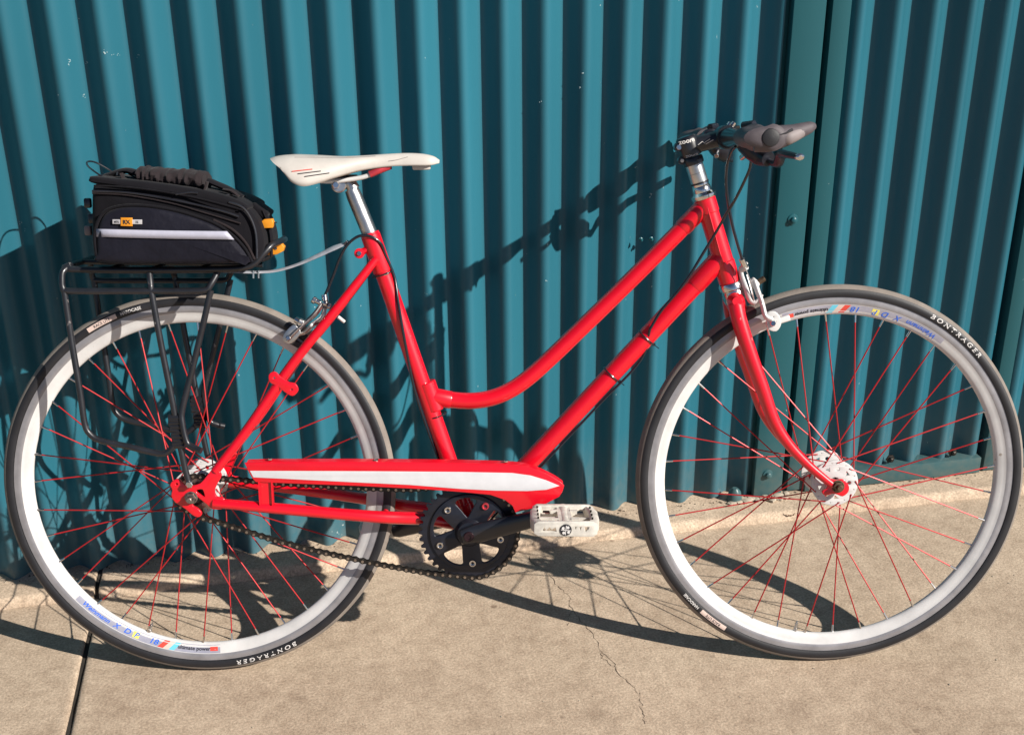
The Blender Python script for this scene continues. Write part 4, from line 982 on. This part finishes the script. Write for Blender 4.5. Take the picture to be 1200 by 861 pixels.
def at_(s):
    s %= D[-1]
    for i in range(len(D)-1):
        if D[i+1] >= s: return path[i].lerp(path[i+1], (s-D[i])/max(1e-9, D[i+1]-D[i]))
g = G()
for k in range(NL):
    a, b = at_(k*pt), at_((k+1)*pt); d = (b-a).normalized(); nn = Vector((-d.z, 0, d.x)); o_ = .0034 if k % 2 else .0022
    for s in (1, -1):
        for t in ((.0007, 1),):
            loop = []
            for c, sg in ((a, -1), (b, 1)):
                for j in range(5):
                    an = -pi/2+pi*j/4; loop.append(c+(d*cos(an)*sg+nn*sin(an)*sg)*.0046)
            mid1, mid2 = (a+b)/2-nn*.0026, (a+b)/2+nn*.0026
            lp = loop[:5]+[mid1*1.0 if (loop[4]-mid1).length < (loop[4]-mid2).length else mid2]+loop[5:]+[mid2 if (loop[4]-mid1).length < (loop[4]-mid2).length else mid1]
            v = [p+Vector((0, -(wc+s*o_), 0)) for p in lp]+[p+Vector((0, -(wc+s*(o_+.0009)), 0)) for p in lp]; n = len(lp)
            g.add((v, [tuple(range(n)), tuple(range(2*n-1, n-1, -1))]+[(i, (i+1) % n, n+(i+1) % n, n+i) for i in range(n)]), 0)
    g.add(tube_g([a+Vector((0, -(wc-.0052), 0)), a+Vector((0, -(wc+.0052), 0))], .0024, 8), 1)
    g.add(tube_g([a+Vector((0, -(wc-.0024), 0)), a+Vector((0, -(wc+.0024), 0))], .0038, 8), 0)
ch = link('chain', g.mesh(), [DKBR, CHAINM], bike, kind='stuff')
bm = bmesh.new(); bm.from_mesh(ch.data); bmesh.ops.recalc_face_normals(bm, faces=bm.faces); bm.to_mesh(ch.data); bm.free()

# ---- rack
rack = empty('rack', bike); rr = .0055; wn = .068
def rt(name, pts, r=rr, n=5): return link(name, py(*tube_g(cr(BS(pts), n) if len(pts) > 2 else BS(pts), r, 12)), RACKM, rack)
def rtm(name, pts, r=rr, n=5):
    P = cr(BS(pts), n) if len(pts) > 2 else BS(pts)
    link(name, py(*tube_g(P, r, 12)), RACKM, rack); link(name, py(*tube_g(mir(P), r, 12)), RACKM, rack)
# deck loop
P = BS([(82, 311, .056), (78, 315, .060), (130, 316.5, .062), (200, 316.5, .062), (262, 315.5, .062), (286, 313.5, .062), (299, 308, .062), (310, 296, .058), (319, 287, .048), (327, 283.5, .026)])
P2 = cr(P, 5); full = P2+mir(P2)[::-1]; link('deck_rail', py(*tube_g(full, rr, 12)), RACKM, rack)
e0, e1 = P2[0], mir([P2[0]])[0]; link('deck_crossbar', py(*tube_g([e0, e1], rr, 12)), RACKM, rack)
for x in (130, 180, 235, 285):
    a = BL(x, 315.5, .056); link('deck_crossbar', py(*tube_g([a, mir([a])[0]], .0045, 10)), RACKM, rack)
link('deck_crossbar', py(*tube_g([L(P2[0].x, P2[0].z, 0), L(P2[30].x, P2[20].z, 0)], .0045, 10)), RACKM, rack)
rtm('side_rail', [(82, 312.5, .056), (74, 318, .066), (72.5, 328, .070), (74, 338, .072), (82, 341, .072), (150, 341, .072), (215, 341, .072), (240, 340, .072), (246.5, 334, .070), (252, 325, .064), (256, 317, .058)], .0052)
rtm('rack_leg', [(75, 340, .072), (84, 400, .072), (94, 460, .072), (99, 495, .072), (105, 508, .072), (118, 516, .072), (150, 523, .072), (185, 531, .072), (197, 529, .072), (206, 518, .072), (208, 500, .070), (203, 486, .070)], .0052)
rtm('rack_leg', [(175, 319, .062), (176.5, 333, .070), (178, 345, .072), (190, 410, .072), (202, 470, .072), (209, 510, .071), (216, 545, .070), (221.5, 566, .0695)], .0052)
rtm('rack_leg', [(247, 340, .072), (238, 380, .072), (226, 430, .072), (214, 478, .074), (213.5, 495, .076), (219, 518, .078), (227, 524, .080), (236, 528, .084)], .0052)
for s in (1, -1):
    g = G()
    for k in range(12):
        c = B(204+k*.55+.8*sin(k*2.3), 489+k*2.9, .071); g.add(tube_g([L(c[0]-.0085, c[1]+.0015*sin(k*1.7), s*.071), L(c[0]+.0095, c[1]-.0015*sin(k*2.9), s*.071)], [.0068, .0074], 10, flat=.9))
    me = g.mesh(); link('leg_clamp', me, RACKM, rack)
    c = B(223, 566.5, .070); link('rack_bolt', py(*rod_g(L(c[0], c[1], s*.069), L(c[0], c[1], s*.0785), .0062, 6, .0012)), CHROME, rack)
strap = BS([(262, 318, .020), (300, 319, .018), (325, 317, .015), (350, 309.5, .012), (375, 298.5, .010), (392, 290.5, .008), (412, 283, .004)])
sp_ = cr(strap, 6); link('rack_strut', py(*tube_g(sp_, [.0042, .0042, .0045, .0050, .0075, .0085, .0045], 10, flat=.28, up=(0, 1, .4))), CLEAR, rack)
link('strut_screw', py(*rod_g(BL(404, 286, .008), BL(408, 283, .011), .0035, 8, .0006)), CHROME, rack)
for x in (297, 303): link('strut_screw', py(*rod_g(BL(x, 317, .02), BL(x, 326, .02), .0022, 8)), CHROME, rack)

# ------------------------------------------------------------------ bag
bag = empty('rack_bag', label='black nylon rack-top bag with silver reflective band, strapped on the rear rack', category='bag')
bag.matrix_world = BM
def soft_block(name, outline, w0, w1, m, parent, rnd=.012, nloop=5, puff=.0):
    """outline lofted from w0 to w1 with rounded shoulders"""
    lp = crloop(outline, nloop); cx = sum(p[0] for p in lp)/len(lp); cy = sum(p[1] for p in lp)/len(lp)
    V = []; F = []; n = len(lp); rows = []
    seq = [(w0, rnd)]+[(w0+rnd*(1-cos(a)), rnd*(1-sin(a))) for a in (pi/8, pi/4, 3*pi/8, pi/2)]+[(w1-rnd*(1-cos(a)), rnd*(1-sin(a))) for a in (pi/2, 3*pi/8, pi/4, pi/8)]+[(w1, rnd)]
    def inset(p, k, d):
        a = Vector(lp[(k-1) % n]); b = Vector(lp[(k+1) % n]); t = (b-a).normalized(); nr = Vector((-t.y, t.x))
        if (nr.x*(cx-p[0])+nr.y*(cy-p[1])) < 0: nr = -nr
        return p[0]+nr.x*d, p[1]+nr.y*d
    for w, d in seq:
        for k, p in enumerate(lp): u, v = inset(p, k, d); V.append(L(u, v, w))
    R_n = len(seq)
    for i in range(R_n-1):
        for k in range(n): k2 = (k+1) % n; F.append((i*n+k, i*n+k2, (i+1)*n+k2, (i+1)*n+k))
    # end caps as shrinking rings, slightly domed
    for base, w, sg in (((R_n-1)*n, w1, 1), (0, w0, -1)):
        prev = base
        for q in (.72, .42, .15):
            o = len(V)
            for k in range(n):
                b = V[base+k]; V.append(Vector((cx+(b.x-cx)*q, b.y-sg*puff*(1-q*q), cy+(b.z-cy)*q)))
            for k in range(n): k2 = (k+1) % n; F.append((prev+k, prev+k2, o+k2, o+k))
            prev = o
        F.append(tuple(prev+k for k in range(n)))
    me = py(V, F); bm = bmesh.new(); bm.from_mesh(me); bmesh.ops.recalc_face_normals(bm, faces=bm.faces); bm.to_mesh(me); bm.free()
    return link(name, me, m, parent)
wb_ = .074
def ob(pts, w): return [B(x, y, w) for x, y in pts]
body_o = ob([(113, 309), (108, 296), (106, 275), (105.5, 250), (106, 225), (110, 216), (130, 216), (175, 220), (225, 227), (262, 235), (286, 243), (298, 255), (305, 270), (308, 285), (306.5, 298), (299, 307), (280, 309.5), (200, 310.5), (140, 310.5)], wb_)
soft_block('bag_body', body_o, -.074, .074, FAB, bag, .014, 4, .003)
lid = ob([(105, 214), (103.5, 209), (107, 206.5), (130, 209), (165, 212), (205, 217.5), (240, 223.5), (268, 231), (286, 239), (290, 244), (284, 247), (262, 241.5), (225, 233), (180, 225.5), (130, 219.5)], wb_+.002)
soft_block('lid', lid, -.076, .077, FAB, bag, .008, 4, .001)
pk = ob([(116, 308), (112.5, 295), (112, 279), (115, 263), (122, 251), (136, 244), (160, 242), (190, 245), (220, 252), (250, 263), (270, 276), (284, 291), (292, 304), (286, 308.5), (200, 309.5)], .092)
soft_block('side_pocket', pk, .060, .094, FAB2, bag, .010, 4, .003)
def piping(name, pts, w, r=.0016, m=FAB): return link(name, py(*tube_g(cr([BL(x, y, w) for x, y in pts], 5), r, 8)), m, bag)
piping('pocket_piping', [(113, 300), (111, 279), (114, 262), (121.5, 249.5), (136, 242.5), (160, 240.5), (190, 243.5), (220, 250.5), (251, 261.5), (271, 274.5), (286, 290), (295, 306)], .088, .0026)
piping('zipper', [(250, 258), (272, 269), (288, 285), (298, 304)], .0795, .0024, FAB3)
piping('zipper', [(108, 224), (150, 226), (190, 232), (230, 240), (262, 248), (280, 254)], .0775, .0018, BLACK)
piping('seam', [(110, 217.5), (150, 219.5), (190, 224.5), (230, 232), (262, 240), (284, 246)], .0790, .0013)
piping('seam', [(268, 237), (284, 243), (294, 256), (300, 275), (301, 303)], .0775, .0020, BLACK)
piping('seam', [(108, 226.5), (150, 229), (200, 238), (235, 248), (262, 256), (282, 262)], .0770, .0012, FAB3)
# reflective band that follows the pocket
b0_ = [(113.2, 268.3), (150, 269.2), (200, 270.3), (240, 270.8), (266, 271)]; b1_ = [(113.5, 277.5), (150, 278.6), (200, 279.8), (240, 280.3), (274.5, 280.8)]
V = []; F = []; nb = 18
for i in range(nb+1):
    t = i/nb*(len(b0_)-1); k = min(int(t), len(b0_)-2); f = t-k
    wz = .0984-.0030*(abs(i/nb-.5)*2)**2-(.006*(1-i/1.5) if i < 1.5 else 0)
    for bb, dz in ((b0_, 0), (b1_, 0)):
        x = bb[k][0]+(bb[k+1][0]-bb[k][0])*f; y = bb[k][1]+(bb[k+1][1]-bb[k][1])*f
        V.append(BL(x, y, wz)); 
for i in range(nb): F.append((2*i, 2*i+2, 2*i+3, 2*i+1))
rb_ = link('reflective_band', py(V, F), REFL, bag); md = rb_.modifiers.new('solid', 'SOLIDIFY'); md.thickness = .0022; md.offset = 0
g = G()
me = flat_shape([ob([(132, 257.5), (166, 257.8), (166, 262.6), (132, 262.2)], .0985)], .0016, .0004); remap(me, lambda c: Vector((c.x, -(.0975+c.z), c.y))); link('badge_plate', me, SILVINK, bag)
me = flat_shape([ob([(142, 255.6), (154.5, 255.8), (154.5, 264.6), (142, 264.4)], .0985)], .0030, .0008); remap(me, lambda c: Vector((c.x, -(.0980+c.z), c.y))); link('badge', me, YEL, bag)
side_text('RX', .0085, 148, 260.2, .0998, 0, INK, bag, 'badge_lettering', 0, 1.0, .0003)
side_text('MTX', .0045, 136.5, 260, .0986, 0, INK, bag, 'badge_lettering', 0, .8)
side_text('ZZ', .0045, 160.5, 260.2, .0986, 0, INK, bag, 'badge_lettering', 0, .8)
# carry handle with a wrinkled sleeve
hp = cr([BL(124, 207, .01), BL(148, 200, .01), BL(168, 205.5, .012), BL(190, 208.0, .012), BL(215, 209.5, .012), BL(240, 211, .012), BL(254, 216, .012), BL(268, 222, .01), BL(285, 232, .01)], 6)
link('handle_strap', py(*tube_g(hp, .016, 12, flat=.30, up=(0, 1, 0))), FAB, bag)
sl0 = [BL(166, 205.5, .022), BL(180, 206.5, .022), BL(200, 208.5, .022), BL(222, 209.5, .022), BL(243, 212, .022)]
c_ = cr(sl0, 14); V = []; F = []; n = 26
for i, p in enumerate(c_):
    t = i/(len(c_)-1); rr_ = .0195+.0007*sin(t*41+2*sin(t*9))+.0005*sin(t*83+1)
    if t < .02 or t > .98: rr_ *= .93
    for k in range(n):
        a = 2*pi*k/n; j = 1+.035*sin(3*a+t*22)+.03*sin(5*a-t*37)+.02*sin(9*a+t*60)
        V.append(p+Vector((0, cos(a)*rr_*1.9*j, sin(a)*rr_*.78*j)))
for i in range(len(c_)-1):
    for k in range(n): k2 = (k+1) % n; F.append((i*n+k, i*n+k2, (i+1)*n+k2, (i+1)*n+k))
F.append(tuple(range(n))); F.append(tuple((len(c_)-1)*n+k for k in range(n))); link('handle_sleeve', py(V, F), FAB3, bag)
for pts, w in (([(142, 203), (146, 212), (151, 219)], .05), ([(243, 213), (240, 222), (234, 230)], .06), ([(262, 222), (272, 224), (280, 230)], .05)):
    link('webbing', py(*tube_g(cr([BL(x, y, w) for x, y in pts], 4), .009, 10, flat=.2)), FAB3, bag)
for pts in ([(128, 212, .06), (112, 202, .05), (102.5, 194, .03), (103, 189.5, .01), (112, 190.5, -.01), (127, 198.5, -.02), (137, 206, -.02)], [(137, 206, .03), (139, 199.5, .02), (146, 199.5, .01), (153, 205, .0), (162, 209, .02), (176, 213, .05)], [(152, 218, .07), (166, 219, .075), (174, 219.5, .07)], [(206, 228, .079), (222, 226, .079), (232, 226.5, .079)], [(253, 232, .07), (262, 229.5, .06), (272, 228, .05)]):
    link('elastic_cord', py(*tube_g(cr(BS(pts), 6), .0015, 8)), BLACK, bag)
me = py(*box_g(BL(307, 246, 0), (.030, .060, .014), Matrix.Rotation(.65, 3, 'Y'))); bevel_mesh(me, .004, 3); link('front_webbing', me, FAB, bag)
link('front_strap', py(*tube_g(cr([BL(309, 246, .02), BL(315.5, 262, .02), BL(318.5, 280, .02), BL(319, 300, .02)], 5), .012, 10, flat=.25)), FAB, bag)
def buckle(pts, w, th, name='buckle'):
    me = flat_shape([ob(pts, w)], th, .0012); remap(me, lambda c: Vector((c.x, -(w+c.z), c.y))); return link(name, me, YEL, bag)
buckle([(307.5, 260), (311, 257.5), (319, 257), (320.5, 261), (319, 266), (309, 266.5)], .030, .014)
buckle([(317, 291), (322, 286), (328, 283.5), (333, 289), (331.5, 293.5), (325, 297), (315.5, 297.5)], .018, .016)
link('buckle_pin', py(*rod_g(BL(319, 262, .032), BL(324.5, 260.5, .032), .0012, 6)), INK, bag)
link('buckle_slot', py(*rod_g(BL(323, 291, .0255), BL(323, 291, .0266), .0026, 8)), INK, bag)
for x, y in ((103, 238), (108, 256), (103.5, 270)):
    me = py(*box_g(BL(x, y, .04), (.011, .012, .016))); bevel_mesh(me, .003); link('side_buckle', me, BLACK if y < 265 else GRIP2, bag)

# ------------------------------------------------------------------ small debris
def leaf(px, pyy, sz, rot, label, curl=.35, zg=0.0):
    d = RM @ Vector((px-600, FPX, -(pyy-430.5))); t = (zg-CAM.z)/d.z; P = CAM+t*d
    V = []; F = []; n = 8
    for i in range(n+1):
        x = (i/n-.5)*sz; w = .32*sz*sin(pi*min(.98, max(.02, i/n)))**.8
        for j, s in enumerate((-1, 0, 1)): V.append((x, s*w, .001+curl*sz*((i/n-.5)**2*1.2+(.25 if s else 0)*abs(w/sz)*2)+.0015*sin(i*2.1+j)))
    for i in range(n):
        for j in range(2): F.append((i*3+j, i*3+3+j, i*3+4+j, i*3+1+j))
    o = link('dry_leaf', py(V, F), LEAFM, None, label=label, category='leaf'); o.location = P; o.rotation_euler = (0, 0, rot)
leaf(457, 645, .022, .6, 'small curled brown leaf on the concrete behind the rear wheel, left of the crank')
leaf(566, 636, .045, .1, 'reddish brown leaf on the concrete seen through the chainring')
leaf(140, 692, .035, -.5, 'dark dry leaf on the concrete seen through the rear wheel near the slab joint', zg=.0)
leaf(925, 603, .030, .2, 'thin dry leaf on the pavement edge seen behind the front wheel spokes', zg=.01)
g = G()
for k in range(420):     # line of dirt and crumbs along the foot of the fence
    x = random.uniform(-.7, 2.1); y = -.012-abs(random.gauss(0, .011))
    z = .0186; q = random.uniform(.0006, .0022)*(1 if random.random() < .93 else 1.9)
    g.add(box_g((x, y, z+q*.2), (q*random.uniform(1, 2), q, q*.8), Matrix.Rotation(random.uniform(0, 3), 3, 'Z') @ Matrix.Rotation(random.uniform(-.5, .5), 3, 'X')))
link('dirt_line', g.mesh(), mat('dirt_crumbs', (0.13, 0.095, 0.065), .95, vary=(60, .7)), None, kind='stuff', label='line of dirt and crumbs where the fence meets the concrete', category='dirt')
g = G()
for k in range(420):
    x = random.uniform(-.7, 2.0); y = random.choice((random.uniform(-.06, -.022), random.uniform(-.9, -.03))); z = .0188 if y > -.06 else (.0 if y < -.115 else .012)
    s = random.uniform(.0006, .0020); g.add(box_g((x, y, z+s*.3), (s*random.uniform(1, 2.2), s, s*.7), Matrix.Rotation(random.uniform(0, 3), 3, 'Z')))
link('grit', g.mesh(), MORTAR, None, kind='stuff', label='scattered grit on the concrete along the fence', category='grit')
